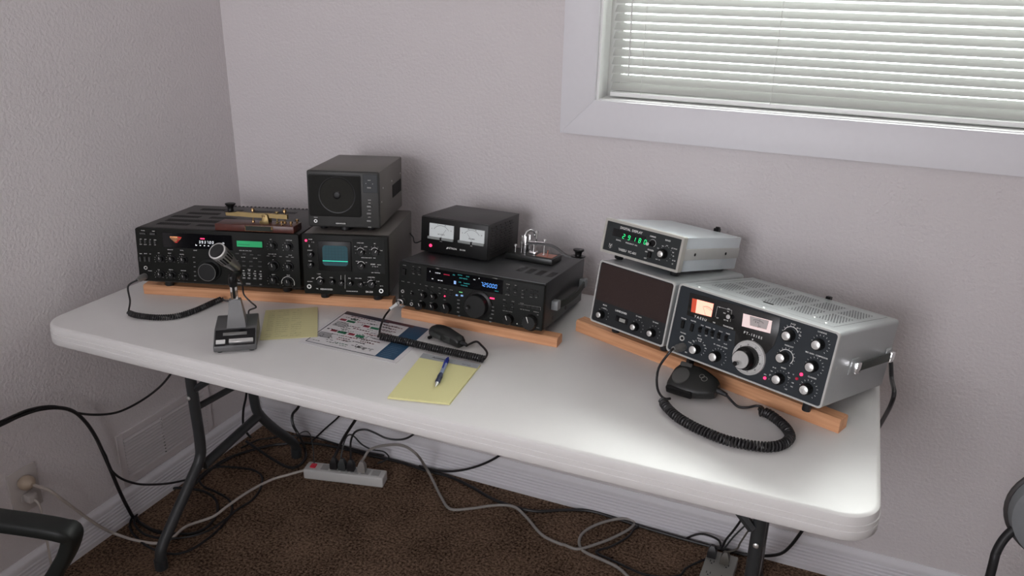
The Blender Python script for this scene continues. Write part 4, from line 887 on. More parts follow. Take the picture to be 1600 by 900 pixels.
pz = Print(0.0016); t0, t1 = (0.0529, 0.0408), (0.1111, 0.0428)
pz.digits((t0[0], (t0[1]+t1[1])/2), '29180', 0.0095, (t1[0]-t0[0])/4.05, 0.0014); pz.build('green_digits', LED_G, H)
kp = (0.1277, 0.0460)
knob(H, (0.1638, 0.0320), 0.0105, 0.015, KNOB_B, SILVER, 0.0068, n=32)
j_ = (0.1318, 0.0484)
MB().lathe([(0.0078, 0), (0.0078, 0.002), (0.0068, 0.003)], (j_[0], 0, j_[1]), (0,-1,0), 28).build('push_button', KNOB_B, H)
knob(H, (0.1265, 0.0457), 0.0045, 0.012, KNOB_B, SILVER, 0.0040, n=20)
p = (0.1305, 0.0224); MB().box(p[0]-0.0045, p[0]+0.0045, -0.006, 0.001, p[1]-0.0065, p[1]+0.0065, 0.001, 1).build('rocker_switch', KNOB_B, H)
ph = Print(0.0006)
for p, s_, h in (((0.0717, 0.0641),'DIGITAL  DISPLAY',.0052),((0.0715, 0.0156),'YAESU  YC-601',.0052),((0.0434, 0.0349),'SIGNAL',.0028),((0.0788, 0.0341),'FREQUENCY  kHz',.0028),((0.1297, 0.0626),'DIMMER',.0030),((0.1680, 0.0627),'BAND',.0034),((0.1307, 0.0324),'POWER',.0032),((0.1201, 0.0267),'ON',.0026),((0.1208, 0.0120),'OFF',.0028),
        ((0.1875, 0.0490),'JJY WWV',.0024),((0.1859, 0.0405),'160',.0024),((0.1886, 0.0330),'80',.0024),((0.1917, 0.0238),'40 20',.0026),((0.1900, 0.0162),'15',.0026),((0.1478, 0.0409),'10A',.0022),((0.1580, 0.0481),'10B',.0022),((0.1681, 0.0512),'10C',.0022),((0.1527, 0.0166),'CW  TX',.0022)): ph.text(p, s_, h)
jp = (0.1318, 0.0484); ph.arc(jp, 0.0082, -60, 180, 0.0008)
ph.ticks((0.1678, 0.0333), 0.0150, 0.0168, 9, -60, 200, 0.0006)
lg = (0.0245, 0.0177); ph.line((lg[0]-0.004, lg[1]+0.005), (lg[0], lg[1]-0.001), 0.0010); ph.line((lg[0]+0.004, lg[1]+0.005), (lg[0], lg[1]-0.001), 0.0010); ph.line((lg[0], lg[1]), (lg[0], lg[1]-0.006), 0.0010); ph.arc(lg, 0.0042, 0, 360, 0.0004)
ph.build('panel_lettering', PAINT, H)
for (y, z) in ((0.060, hh*0.5), (0.205, hh*0.5)): MB().lathe([(0.0035, 0), (0.0035, 0.0012), (0.0015, 0.002)], (hw-0.001, y, z), (1,0,0), 14).build('side_screw', KNOB_D, H)
MB().box(hw*0.62, hw*0.62+0.012, hdp-0.004, hdp+0.012, hh-0.010, hh+0.006, 0.001, 1).box(hw*0.62+0.004, hw*0.62+0.012, hdp-0.004, hdp+0.008, hh-0.01, hh+0.010, 0.001, 1).build('rear_terminal', KNOB_B, H)
def gtop(x, y):     # local z in H's frame of G's top surface below point (x, y)
    n = MG @ Vector((0, 0, 1)); P0 = LG+MG @ Vector((0, 0, gh)); O = LH; ax, ay, az = MH.col[0], MH.col[1], MH.col[2]
    return (n.dot(P0-O)-x*n.dot(ax)-y*n.dot(ay))/n.dot(az)
for x, y in ((0.035, 0.028), (0.185, 0.028), (0.035, 0.245), (0.180, 0.245)): foot(H, x, y, 0.001, gtop(x, y)+0.0004, 0.0105)

# ================================================================ STRAIGHT KEY ON THE LEFT TRANSCEIVER
def on_top(M, loc, x, y, z): return loc+M @ Vector((x, y, z))
k0 = (0.2069, 0.0079); k1 = (0.4085, 0.0016); k2 = (0.4100, 0.0631)
KL_ = k1[0]-k0[0]
key = thing('telegraph_key', 'brass straight key on a mahogany block standing on the left transceiver', 'morse key', on_top(MA, LA, k0[0], 0.004, ah+0.0012), (MA @ Matrix.Rotation(0.0, 3, 'Z')))
MB().box(0, KL_, 0, 0.062, 0, 0.0175, 0.0015).build('wooden_base', WOOD_R, key)
def kx(X): return (X-170)/(1385-170)*KL_
def kz(Y): return (600-Y)/(600-465)*0.0175     # heights above the block's foot, front edge scale
MB().box(kx(640), kx(1065), -0.0012, 0.0, 0.0025, 0.0155, 0.0003, 1).build('name_plate', mat('dark_plate', (0.012, 0.016, 0.010), 0.3), key)
npb = MB()
for (a, b, c, d) in ((kx(640), kx(1065), 0.0148, 0.0155), (kx(640), kx(1065), 0.0025, 0.0032)): npb.box(a, b, -0.0016, 0.0, c, d)
npb.box(kx(640), kx(648), -0.0016, 0.0, 0.0025, 0.0155).box(kx(1040), kx(1068), -0.0018, 0.0, 0.007, 0.0155)
npb.build('plate_edge', BRASS_B, key)
yc = 0.034; zb_ = 0.0175
arm = smooth([(kx(300)-0.004, yc, zb_+0.0215), (kx(500), yc, zb_+0.0205), (kx(760), yc, zb_+0.0190), (kx(940), yc, zb_+0.0195), (kx(1230), yc, zb_+0.0180)], 5)
MB().loft([[(p.x, p.y-0.005, p.z-0.0060), (p.x, p.y+0.005, p.z-0.0060), (p.x, p.y+0.005, p.z+0.0052), (p.x, p.y-0.005, p.z+0.0052)] for p in arm], smooth=False).build('lever', BRASS, key)
MB().prism([(kx(850), zb_+0.021), (kx(850), zb_+0.008), (kx(812), zb_+0.006), (kx(812), zb_), (kx(955), zb_), (kx(955), zb_+0.008), (kx(935), zb_+0.022), (kx(900), zb_+0.024)], yc-0.012, yc-0.007, 'xz', 0.0006).prism([(kx(850), zb_+0.021), (kx(850), zb_+0.008), (kx(812), zb_+0.006), (kx(812), zb_), (kx(955), zb_), (kx(955), zb_+0.008), (kx(935), zb_+0.022), (kx(900), zb_+0.024)], yc+0.007, yc+0.012, 'xz', 0.0006).box(kx(812), kx(955), yc-0.012, yc+0.012, zb_, zb_+0.003).build('trunnion_frame', BRASS, key)
MB().cyl((kx(890), yc-0.0145, zb_+0.019), (kx(890), yc+0.0145, zb_+0.019), 0.002, n=14).build('pivot_screw', BRASS_B, key)
for X in (690, 1185): 
    MB().lathe([(0.0016, 0), (0.0016, 0.029), (0.0046, 0.029), (0.0046, 0.033), (0.003, 0.036), (0.001, 0.0365)], (kx(X), yc, zb_), (0,0,1), 18).lathe([(0.004, 0), (0.004, 0.003), (0.0025, 0.006), (0.001, 0.0065)], (kx(X), yc, zb_), (0,0,1), 16).build('adjusting_screw', BRASS_B, key)
MB().lathe([(0.0045, 0), (0.0045, 0.003), (0.002, 0.004), (0.002, 0.026), (0.0055, 0.026), (0.0055, 0.0295)], (kx(1060), yc+0.002, zb_), (0,0,1), 18).build('spring_post', BRASS, key)
for X, y in ((1175, 0.014), (1320, 0.014), (1400, 0.046)): 
    MB().lathe([(0.0035, 0), (0.0035, 0.0015), (0.0020, 0.002), (0.0020, 0.005), (0.0045, 0.0055), (0.0045, 0.009), (0.0030, 0.0105)], (min(kx(X), KL_-0.006), y, zb_), (0,0,1), 18).build('terminal_post', BRASS_B, key)
MB().lathe([(0.0155, 0.0), (0.0160, 0.0012), (0.0085, 0.0022), (0.0070, 0.006), (0.0078, 0.012), (0.0115, 0.0165), (0.0130, 0.0185), (0.0130, 0.0205), (0.0105, 0.0215), (0.001, 0.0210)], (kx(345), yc, zb_+0.0255), (0,0,1), 32).build('key_knob', KNOB_B, key)

# ================================================================ CHROME KEY ON THE MIDDLE TRANSCEIVER
b0, b1, b2 = (0.2128, 0.1751), (0.3334, 0.1747), (0.3367, 0.2404)
ky = math.atan2(b1[1]-(0.2234, 0.1706)[1], b1[0]-(0.2234, 0.1706)[0])
KM = MD @ Matrix.Rotation(-0.04, 3, 'Z')
kb = thing('telegraph_key', 'chrome straight key on a black base with copper plate, on the middle transceiver', 'morse key', on_top(MD, LD, b1[0]-0.128, b1[1], dh+0.0008), KM)
def c_(X): return 0.128+(X-830)/660*0.094     # along the base
MB().box(0, 0.128, 0, 0.068, 0, 0.015, 0.002).build('base', mat('black_base', (0.014, 0.015, 0.014), 0.35), kb)
zb_ = 0.015
MB().box(c_(480), c_(790), 0.012, 0.050, zb_, zb_+0.0012, 0.0004, 1).build('copper_plate', COPPER, kb)
MB().box(0.041, 0.050, 0.012, 0.018, zb_, zb_+0.046, 0.0015).box(0.041, 0.050, 0.038, 0.044, zb_, zb_+0.046, 0.0015).box(0.041, 0.050, 0.012, 0.044, zb_+0.022, zb_+0.027, 0.001).build('trunnion_frame', CHROME, kb)
MB().tube(smooth([(0.044, 0.014, zb_+0.042), (0.047, 0.018, zb_+0.054), (0.053, 0.028, zb_+0.0595), (0.059, 0.036, zb_+0.055), (0.062, 0.042, zb_+0.042)], 5), 0.0032, 10).build('arched_bridge', CHROME, kb)
MB().lathe([(0.004, 0), (0.004, 0.004), (0.0024, 0.005), (0.0024, 0.052), (0.0045, 0.052), (0.0045, 0.057)], (0.065, 0.044, zb_), (0,0,1), 16).build('adjusting_post', CHROME, kb)
MB().lathe([(0.0018, 0), (0.0018, 0.042), (0.0050, 0.042), (0.0050, 0.0445), (0.0018, 0.045)], (0.036, 0.020, zb_), (0,0,1), 16).build('adjusting_screw', CHROME, kb)
MB().lathe([(0.006, 0), (0.006, 0.020), (0.004, 0.023)], (0.034, 0.032, zb_), (0,0,1), 16).build('contact_block', KNOB_B, kb)
for y in (0.018, 0.055): MB().lathe([(0.0013, 0), (0.0013, 0.015), (0.0038, 0.0155), (0.0038, 0.019), (0.002, 0.0205)], (0.020, y, zb_), (0,0,1), 14).build('terminal_post', SILVER, kb)
MB().lathe([(0.0035, 0), (0.0035, 0.003), (0.0015, 0.0035), (0.0015, 0.036), (0.0045, 0.036), (0.0045, 0.040), (0.002, 0.042)], (0.093, 0.030, zb_), (0,0,1), 14).build('spring_post', SILVER, kb)
MB().lathe([(0.0016, 0), (0.0016, 0.016), (0.003, 0.017), (0.001, 0.018)], (0.108, 0.018, zb_), (0,0,1), 12).build('terminal_screw', COPPER, kb)
arm = smooth([(0.036, 0.028, 0.040), (0.060, 0.028, 0.041), (0.081, 0.029, 0.0435), (0.108, 0.030, 0.0435), (0.126, 0.030, 0.0385), (0.144, 0.030, 0.0285), (0.160, 0.031, 0.0228), (0.192, 0.031, 0.0232)], 6)
MB().loft([[(p.x, p.y-0.0055, p.z-0.0020), (p.x, p.y+0.0055, p.z-0.0020), (p.x, p.y+0.0055, p.z+0.0020), (p.x, p.y-0.0055, p.z+0.0020)] for p in arm], smooth=False).build('lever', mat('dark_steel', (0.10, 0.10, 0.10), 0.4, 0.8), kb)
MB().lathe([(0.0175, 0.0), (0.0180, 0.0020), (0.0085, 0.0032), (0.0080, 0.0060), (0.0095, 0.0125), (0.0135, 0.0160), (0.0135, 0.0190), (0.001, 0.0196)], (0.184, 0.031, 0.0254), (0,0,1), 32).build('key_knob', KNOB_B, kb)
MB().tube([(0.050, 0.026, zb_+0.030), (0.095, 0.026, zb_+0.0335)], 0.0020, 8).cyl((0.066, 0.028, zb_), (0.066, 0.028, zb_+0.026), 0.005, 0.004, 16).box(0.055, 0.075, 0.018, 0.038, zb_, zb_+0.008, 0.002).build('contact_arm', CHROME, kb)
tag(key, group=None); 

# ================================================================ DESK MICROPHONE
mb0 = Vector((0.5768, -0.7870, 0.7420)); mb1 = Vector((0.6526, -0.7335, 0.7420)); myaw = math.atan2(mb1.y-mb0.y, mb1.x-mb0.x); mw = (mb1-mb0).length
mic = thing('desk_microphone', 'grey desk microphone with silver head leaning forward on a square base at the left', 'microphone', (mb0.x, mb0.y, TH+0.0005), (0,0,myaw))
md_ = 0.118
MB().prism([(0, 0.004), (0, 0.017), (0.046, 0.040), (md_, 0.045), (md_, 0.004)], 0.0, mw, 'yz', 0.0025).build('base', MIC_GREY, mic)
# sloped black control panel
sl_ = math.atan2(0.040-0.017, 0.046); cs, sn = math.cos(sl_), math.sin(sl_)
def slope(u0, u1, s0, s1, e0, e1, nm, m, bev=0.0005):
    mb = MB().box(u0, u1, s0, s1, e0, e1, bev, 1); M = Matrix.Translation((0, 0, 0.017)) @ Matrix.Rotation(sl_, 4, 'X')
    return mb.build(nm, m, mic, M)
slope(0.003, mw-0.003, 0.002, 0.048, -0.001, 0.0010, 'control_panel', GLOSS)
slope(0.020, 0.072, 0.030, 0.038, 0.0005, 0.0030, 'lock_switch', MIC_SILVER)
slope(0.006, 0.026, 0.007, 0.017, 0.0005, 0.0045, 'up_down_key', WHITEP)
slope(0.034, 0.086, 0.007, 0.017, 0.0005, 0.0055, 'talk_bar', SILVER)
for x, y in ((0.012, 0.012), (mw-0.012, 0.012), (0.012, md_-0.012), (mw-0.012, md_-0.012)): foot(mic, x, y, 0.006, 0.0, 0.007)
sx, sy = mw*0.52, 0.072
MB().loft([[(sx-a, sy-b, z), (sx+a, sy-b, z), (sx+a, sy+c, z), (sx-a, sy+c, z)] for a, b, c, z in ((0.021,0.028,0.020,0.041),(0.0195,0.020,0.019,0.052),(0.0165,0.012,0.016,0.072),(0.0135,0.007,0.013,0.094),(0.0125,0.005,0.012,0.100))], smooth=False).build('stem', MIC_STEM, mic)
MB().box(sx-0.0078, sx+0.0078, sy-0.003, sy+0.009, 0.098, 0.136, 0.001).build('bracket', CHROME, mic)
MB().box(sx-0.0030, sx+0.0030, sy-0.0038, sy-0.002, 0.103, 0.133, 0.0005, 1).build('bracket_slot', KNOB_B, mic)
# head: aims down the +offset direction found from the photo
inv = Matrix.Rotation(-myaw, 3, 'Z')
hf = inv @ (Vector((0.5386, -0.7000, 0.9517))-Vector((mb0.x, mb0.y, TH))); hbk = inv @ (Vector((0.5365, -0.6450, 0.8955))-Vector((mb0.x, mb0.y, TH)))
ax_ = (hf-hbk).normalized()
pv = Vector((sx, sy+0.002, 0.134)); 
MB().tube(smooth([pv, pv+Vector((0.0, 0.001, 0.020)), hbk-ax_*0.006+Vector((0,0,-0.016)), hbk-ax_*0.004], 5), 0.0095, 12).build('swivel_neck', KNOB_B, mic)
L_h = (hf-hbk).length
hd_ = MB().lathe([(0.009, -0.008), (0.0115, 0.0), (0.0150, L_h*0.30), (0.0185, L_h*0.52), (0.0200, L_h*0.80), (0.0200, L_h*0.97), (0.0185, L_h)], hbk, ax_, 32).build('mic_head', MIC_SILVER, mic)
MB().lathe([(0.0172, 0), (0.0165, 0.0012), (0.002, 0.003)], hf, ax_, 32).build('mic_mesh', mat('black_mesh', (0.012, 0.012, 0.012), 0.7, bump=0.7, bscale=2500), hd_)
MB().lathe([(0.0202, 0), (0.0205, 0.002), (0.0175, 0.003)], hf-ax_*0.002, ax_, 32, cap=False).build('head_ring', SILVER, hd_)
fins = MB(); u_ = ax_.orthogonal().normalized(); w__ = ax_.cross(u_)
for i in range(18):
    a = 2*PI*i/18; dr = u_*math.cos(a)+w__*math.sin(a); tg = -u_*math.sin(a)+w__*math.cos(a)
    p0 = hbk+ax_*L_h*0.55+dr*0.0190; p1 = hbk+ax_*L_h*0.88+dr*0.0203
    fins.quad([p0-tg*0.0018, p1-tg*0.0018, p1+tg*0.0018, p0+tg*0.0018])
fins.build('head_slots', KNOB_B, hd_)
# its coiled cord to the left transceiver's jack, in world coordinates
def on_mic(o): o.parent = mic; o.matrix_parent_inverse = (Matrix.Translation((mb0.x, mb0.y, TH+0.0005)) @ Matrix.Rotation(myaw, 4, 'Z')).inverted(); return o
jk = LA+MA @ Vector((mj[0], -0.002, mj[1])); jn = MA @ Vector((0,-1,0))
on_mic(MB().lathe([(0.0085, 0), (0.0085, 0.010), (0.0078, 0.011), (0.0078, 0.020), (0.0050, 0.024), (0.0045, 0.034)], jk, jn, 24).build('cord_plug', MIC_SILVER))
cz_ = TH+0.0005
j2 = jk+jn*0.034
cp = smooth([j2, j2+Vector((-0.012,-0.020,-0.012)), Vector((0.2167, -0.6757, 0.7650)), Vector((0.2361, -0.7006, 0.7520)), Vector((0.2422, -0.7052, 0.7480))], 8)
co = [(0.2422, -0.7052, 0.7480), (0.2725, -0.7084, 0.7480), (0.3229, -0.6974, 0.7480), (0.3586, -0.6716, 0.7480), (0.3744, -0.6238, 0.7480), (0.3777, -0.5711, 0.7480), (0.3801, -0.5363, 0.7480)]
on_mic(MB().tube(cp, 0.0023, 8).build('cord', CORD_BLACK))
on_mic(MB().tube(coil_pts(co, 0.0056, 0.0054, 14), 0.0021, 6).build('coiled_cord', CORD_BLACK))
on_mic(MB().tube(smooth([co[-1], (0.3907, -0.5349, 0.7440), (0.4066, -0.5294, 0.7430), (0.4384, -0.5475, 0.7430), (0.4668, -0.5853, 0.7450), on_ := tuple(Vector((mb0.x, mb0.y, TH+0.012))+Matrix.Rotation(myaw, 3, 'Z') @ Vector((0.055, md_+0.002, 0)))], 8), 0.0023, 8).build('cord_end', CORD_BLACK))
hq = Matrix.Translation((mb0.x, mb0.y, TH)) @ Matrix.Rotation(myaw, 4, 'Z')
on_mic(MB().tube(smooth([hq @ (pv+Vector((0.008, 0.006, 0.02))), Vector((0.5285, -0.6200, 0.8436)), Vector((0.5216, -0.6100, 0.8114)), Vector((0.5409, -0.6100, 0.7945)), Vector((0.5545, -0.6100, 0.7839)), Vector((0.5316, -0.6100, 0.7704)), hq @ Vector((0.070, md_+0.001, 0.030))], 7), 0.0020, 7).build('head_wire', CORD_BLACK))

# ================================================================ HAND MICROPHONES
def hand_mic(label, P, rot, L, wid, thick, taper):
    m = thing('hand_microphone', label, 'microphone', P, rot)
    rings = []
    N = 14
    for i in range(N+1):
        t = i/N; x = t*L
        w = wid*(0.78+0.22*math.sin(min(t*2.4, 1)*PI/2)) * (1 if t < 0.5 else 1-taper*((t-0.5)/0.5)**1.5)
        h = thick*(0.80+0.20*math.sin(min(t*3, 1)*PI/2))*(1 if t < 0.5 else 1-0.25*((t-0.5)/0.5))
        if i in (0, N): w *= 0.86; h *= 0.8
        n = 20; ring = []
        for k in range(n):
            a = 2*PI*k/n; ca, sa = math.cos(a), math.sin(a); e = 0.55
            ring.append((x, w/2*math.copysign(abs(ca)**e, ca), h/2+h/2*math.copysign(abs(sa)**e, sa)))
        rings.append(ring)
    MB().loft(rings).build('mic_body', mat('black_mic_body', (0.016, 0.017, 0.016), 0.42, noise=0.2, bump=0.15, bscale=800), m)
    return m
p0 = Vector((1.5403, -0.5133, 0.7650)); p1 = Vector((1.6446, -0.5279, 0.7550))
fm_yaw = math.atan2(p1.y-p0.y, p1.x-p0.x)
MIC_F = Vector((1.546, -0.5030, TH+0.0155)); RF_ = (Matrix.Rotation(-0.20, 3, 'Z') @ Matrix.Rotation(0.42, 3, 'X'))
hm = hand_mic('black hand microphone with grey oval grille lying in front of the right transceiver', MIC_F, RF_, 0.100, 0.074, 0.032, 0.50)
gy = mat('mic_grille_grey', (0.085, 0.085, 0.08), 0.6, bump=0.8, bscale=1500, noise=0.3, nscale=900)
MB().loft([[(0.025+math.cos(a)*0.0175*s, -0.006+math.sin(a)*0.0210*s, z) for a in [2*PI*k/20 for k in range(20)]] for s, z in ((1.0, 0.029), (1.0, 0.0345), (0.85, 0.0355), (0.3, 0.0358))]).build('mic_grille', gy, hm)
MB().box(0.010, 0.036, 0.0225, 0.0315, 0.018, 0.0345, 0.0025).build('scan_buttons', gy, hm)
MB().box(0.004, 0.060, -0.040, -0.031, 0.008, 0.026, 0.003).build('talk_switch', KNOB_B, hm)
gp = Print(0.0348, 'xy'); gp.arc((0.066, 0.006), 0.0048, 0, 360, 0.0012, 20); gp.arc((0.073, 0.001), 0.0058, 0, 360, 0.0012, 20); gp.build('emblem', mat('emblem_grey', (0.25, 0.25, 0.23), 0.4), hm)
Ri = Matrix.Translation(MIC_F) @ RF_.to_4x4()
def child_world(o, r, M): o.parent = r; o.matrix_parent_inverse = M.inverted(); return o
tail = Ri @ Vector((0.094, 0, 0.013))
child_world(MB().tube([tail, tail+Vector((0.012,-0.004,-0.001)), tail+Vector((0.026,-0.009,-0.003))], 0.0050, 12, radii=[0.0068, 0.0055, 0.0042]).build('strain_relief', BLACKRUB), hm, Ri)
fj = LF+MF @ Vector((mjf[0], -0.002, mjf[1])); fn = MF @ Vector((0,-1,0))
child_world(MB().lathe([(0.0088, 0), (0.0088, 0.008), (0.0080, 0.009), (0.0080, 0.020), (0.0055, 0.024), (0.0050, 0.036)], fj, fn, 24).build('cord_plug', MIC_SILVER), hm, Ri)
fe = fj+fn*0.036
child_world(MB().tube(smooth([fe, fe+fn*0.012+Vector((0,0,-0.006)), Vector((1.5233, -0.5332, 0.8000)), Vector((1.5184, -0.5294, 0.7720)), Vector((1.5240, -0.5443, 0.7550)), Vector((1.5341, -0.5597, 0.7480)), Vector((1.5473, -0.5732, 0.7480)), Vector((1.5590, -0.5777, 0.7530))], 8), 0.0026, 8).build('cord', CORD_BLACK), hm, Ri)
cz = .750
co = [(1.5475, -0.5908, 0.7500), (1.5608, -0.6115, 0.7500), (1.5845, -0.6369, 0.7500), (1.6173, -0.6592, 0.7500), (1.6523, -0.6744, 0.7500), (1.6854, -0.6848, 0.7500), (1.7184, -0.6856, 0.7500), (1.7502, -0.6809, 0.7500), (1.7746, -0.6688, 0.7500), (1.7914, -0.6451, 0.7500), (1.7953, -0.6178, 0.7500), (1.7838, -0.5896, 0.7500), (1.7632, -0.5643, 0.7500), (1.7455, -0.5494, 0.7500), (1.7292, -0.5491, 0.7500)]
child_world(MB().tube(coil_pts(co, 0.0078, 0.0064, 14), 0.0026, 6).build('coiled_cord', CORD_BLACK), hm, Ri)
child_world(MB().tube(smooth([Vector(co[-1])+Vector((0,0,0.004)), (1.7339, -0.5323, 0.7520), (1.7219, -0.5286, 0.7500), (1.7046, -0.5369, 0.7460), (1.6857, -0.5376, 0.7460), tail+Vector((0.026,-0.009,-0.003))], 8), 0.0026, 8).build('cord_end', CORD_BLACK), hm, Ri)

q0 = Vector((0.9716, -0.4792, 0.7550)); q1 = Vector((1.0745, -0.5151, 0.7550))
MIC_D = Vector((0.966, -0.4830, TH+0.0008)); dyaw = math.atan2(q1.y-q0.y, q1.x-q0.x)
hm2 = hand_mic('black hand microphone lying on its side at the edge of the coloured chart', MIC_D, (0, 0, dyaw-0.02), 0.100, 0.034, 0.030, 0.16)
Rj = Matrix.Translation(MIC_D) @ Matrix.Rotation(dyaw-0.02, 4, 'Z')
MB().box(0.012, 0.050, -0.020, -0.014, 0.006, 0.018, 0.002).build('talk_switch', mat('switch_grey', (0.045, 0.048, 0.045), 0.45), hm2)
MB().box(0.014, 0.020, -0.0285, -0.018, 0.002, 0.008, 0.001).build('clip_tab', KNOB_B, hm2)
MB().box(0.055, 0.078, -0.0165, -0.012, 0.006, 0.022, 0.001).build('side_plate', mat('switch_grey', (0.045, 0.048, 0.045), 0.45), hm2)
tail = Rj @ Vector((0.096, 0, 0.011))
child_world(MB().tube([tail, tail+Vector((0.010,-0.002,0)), tail+Vector((0.020,-0.005,-0.002))], 0.005, 12, radii=[0.0060, 0.0050, 0.0038]).build('strain_relief', BLACKRUB), hm2, Rj)
dj = LD+MD @ Vector((mjd[0], -0.002, mjd[1])); dn = MD @ Vector((0,-1,0))
child_world(MB().lathe([(0.0088, 0), (0.0088, 0.007), (0.0095, 0.0075), (0.0095, 0.012), (0.0078, 0.013), (0.0078, 0.022), (0.0050, 0.026)], dj, dn, 24).build('cord_plug', CHROME), hm2, Rj)
e1 = dj+dn*0.026; e2 = e1+dn*0.016+Vector((-0.010, 0, -0.010))
child_world(MB().tube([e1, e2], 0.0042, 10).build('cord_sleeve', WHITEP), hm2, Rj)
child_world(MB().tube(smooth([e2, Vector((0.8234, -0.4459, 0.7600)), Vector((0.8273, -0.4697, 0.7570)), Vector((0.8415, -0.5061, 0.7570)), Vector((0.8530, -0.5351, 0.7520)), Vector((0.8622, -0.5513, 0.7480)), Vector((0.8716, -0.5643, 0.7480))], 8), 0.0026, 8).build('cord', CORD_BLACK), hm2, Rj)
co = [(0.8740, -0.5704, 0.7500), (0.8866, -0.5718, 0.7500), (0.9172, -0.5694, 0.7500), (0.9590, -0.5688, 0.7500), (0.9158, -0.5778, 0.7500), (0.9932, -0.5668, 0.7500), (1.0740, -0.5656, 0.7500), (1.1145, -0.5672, 0.7500), (1.1402, -0.5676, 0.7500)]
co = [(0.8700, -0.5644, 0.7500), (0.8908, -0.5644, 0.7500), (0.9331, -0.5638, 0.7500), (0.9932, -0.5668, 0.7500), (1.0552, -0.5681, 0.7500), (1.1074, -0.5688, 0.7500), (1.1412, -0.5698, 0.7500)]
child_world(MB().tube(coil_pts(co, 0.0066, 0.0056, 14), 0.0023, 6).build('coiled_cord', CORD_BLACK), hm2, Rj)
child_world(MB().tube(smooth([Vector(co[-1]), (1.1391, -0.5507, 0.7510), (1.1290, -0.5305, 0.7500), (1.1050, -0.5045, 0.7480), (1.0842, -0.4904, 0.7480), tail+Vector((0.020,-0.005,-0.002))], 8), 0.0026, 8).build('cord_end', CORD_BLACK), hm2, Rj)

# ================================================================ PAPERS, PAD, PEN
def sheet(name, label, cat, P, th, m):
    """a thin sheet or pad from its four corners (front left, front right, back right, back left)"""
    o0 = Vector((P[0][0], P[0][1], TH+0.0003)); mb = MB(); b = bmesh.new()
    lo = [b.verts.new((p[0]-o0.x, p[1]-o0.y, 0)) for p in P]; hi = [b.verts.new((p[0]-o0.x, p[1]-o0.y, th)) for p in P]
    b.faces.new(lo[::-1]); b.faces.new(hi)
    for i in range(4): b.faces.new((lo[i], lo[(i+1) % 4], hi[(i+1) % 4], hi[i]))
    mb.add(b); r = thing(name, label, cat, o0); mb.build('paper', m, r)
    return r, [(p[0]-o0.x, p[1]-o0.y) for p in P]
def bil(Q, u, v):
    a = Vector(Q[0])*(1-u)+Vector(Q[1])*u; b = Vector(Q[3])*(1-u)+Vector(Q[2])*u; c = a*(1-v)+b*v; return (c.x, c.y)
def patch(pr, Q, u0, u1, v0, v1): pr.poly([bil(Q, u0, v0), bil(Q, u1, v0), bil(Q, u1, v1), bil(Q, u0, v1)])
CH = [(0.7076, -0.6551, 0.7410), (0.9664, -0.6556, 0.7410), (0.9561, -0.4506, 0.7410), (0.6949, -0.4426, 0.7410)]
ch, Q = sheet('printed_chart', 'laminated chart with blue column and small coloured print lying on the table', 'chart', CH, 0.0006, WPAPER)
e = 0.0010
bk = Print(e, 'xy'); 
for a, b in (((.045,.06),(.77,.06)), ((.045,.06),(.045,.95))):
    bk.line(bil(Q, *a), bil(Q, *b), 0.0022)
bk.build('chart_border', NAVY_INK, ch)
s_ = Print(e, 'xy'); patch(s_, Q, .045, .55, .87, .955); s_.build('chart_header', NAVY_INK, ch)
s_ = Print(e+.0001, 'xy'); patch(s_, Q, .50, .80, .885, .95); s_.build('chart_header_end', mat('purple_print', (0.10, 0.045, 0.06), 0.4), ch)
s_ = Print(e, 'xy'); patch(s_, Q, .765, .955, .06, .95); s_.build('chart_blue_column', BLUE_INK, ch)
s_ = Print(e+.0002, 'xy')
for i in range(9):
    v = 0.10+i*0.04; s_.line(bil(Q, .79, v), bil(Q, .79+random.uniform(.08, .14), v), 0.0008)
s_.build('column_text', mat('pale_print', (0.25, 0.33, 0.42), 0.4), ch)
rd_, gn, gy_, bn, kk = (Print(e+.0001*i, 'xy') for i in range(5))
for (u, v) in ((.17,.42),(.40,.68),(.36,.42),(.12,.72)):
    patch(rd_, Q, u-.04, u+.025, v-.022, v+.028); patch(gn, Q, u+.04, u+.13, v-.03, v+.02)
for (u0, u1, v0, v1) in ((.08,.23,.54,.68),(.06,.22,.22,.36),(.53,.57,.13,.20),(.60,.64,.13,.20),(.67,.71,.14,.21)):
    n = int((v1-v0)/.022)
    for i in range(n): patch(gy_, Q, u0, u1-random.uniform(0, .03), v0+i*.022, v0+i*.022+.013)
def word(pr, u, v, n, h=.010):
    x = u
    for i in range(n):
        l = random.uniform(.012, .03); patch(pr, Q, x, x+l, v, v+h); x += l+.008
for (u, v, n) in ((.52,.80,7),(.54,.74,6),(.55,.68,6),(.56,.60,5),(.50,.36,6),(.50,.30,6),(.28,.28,5),(.30,.56,6),(.14,.84,7)): word(bn, u, v, n, .016)
for (u, v, n) in ((.26,.74,4),(.28,.24,5),(.30,.34,6),(.45,.50,6),(.27,.60,3)): word(rd_, u, v, n, .013)
for (u, v, n) in ((.30,.16,5),(.17,.78,4)): word(gn, u, v, n, .013)
for i in range(90): word(kk, random.uniform(.07, .62), random.uniform(.10, .84), random.choice((1, 2, 3)), .009)
rd_.build('red_print', RED_INK, ch); gn.build('green_print', GREEN_INK, ch); gy_.build('grey_print', GREY_INK, ch); bn.build('brown_print', BROWN_INK, ch); kk.build('black_print', PRINT_K, ch)

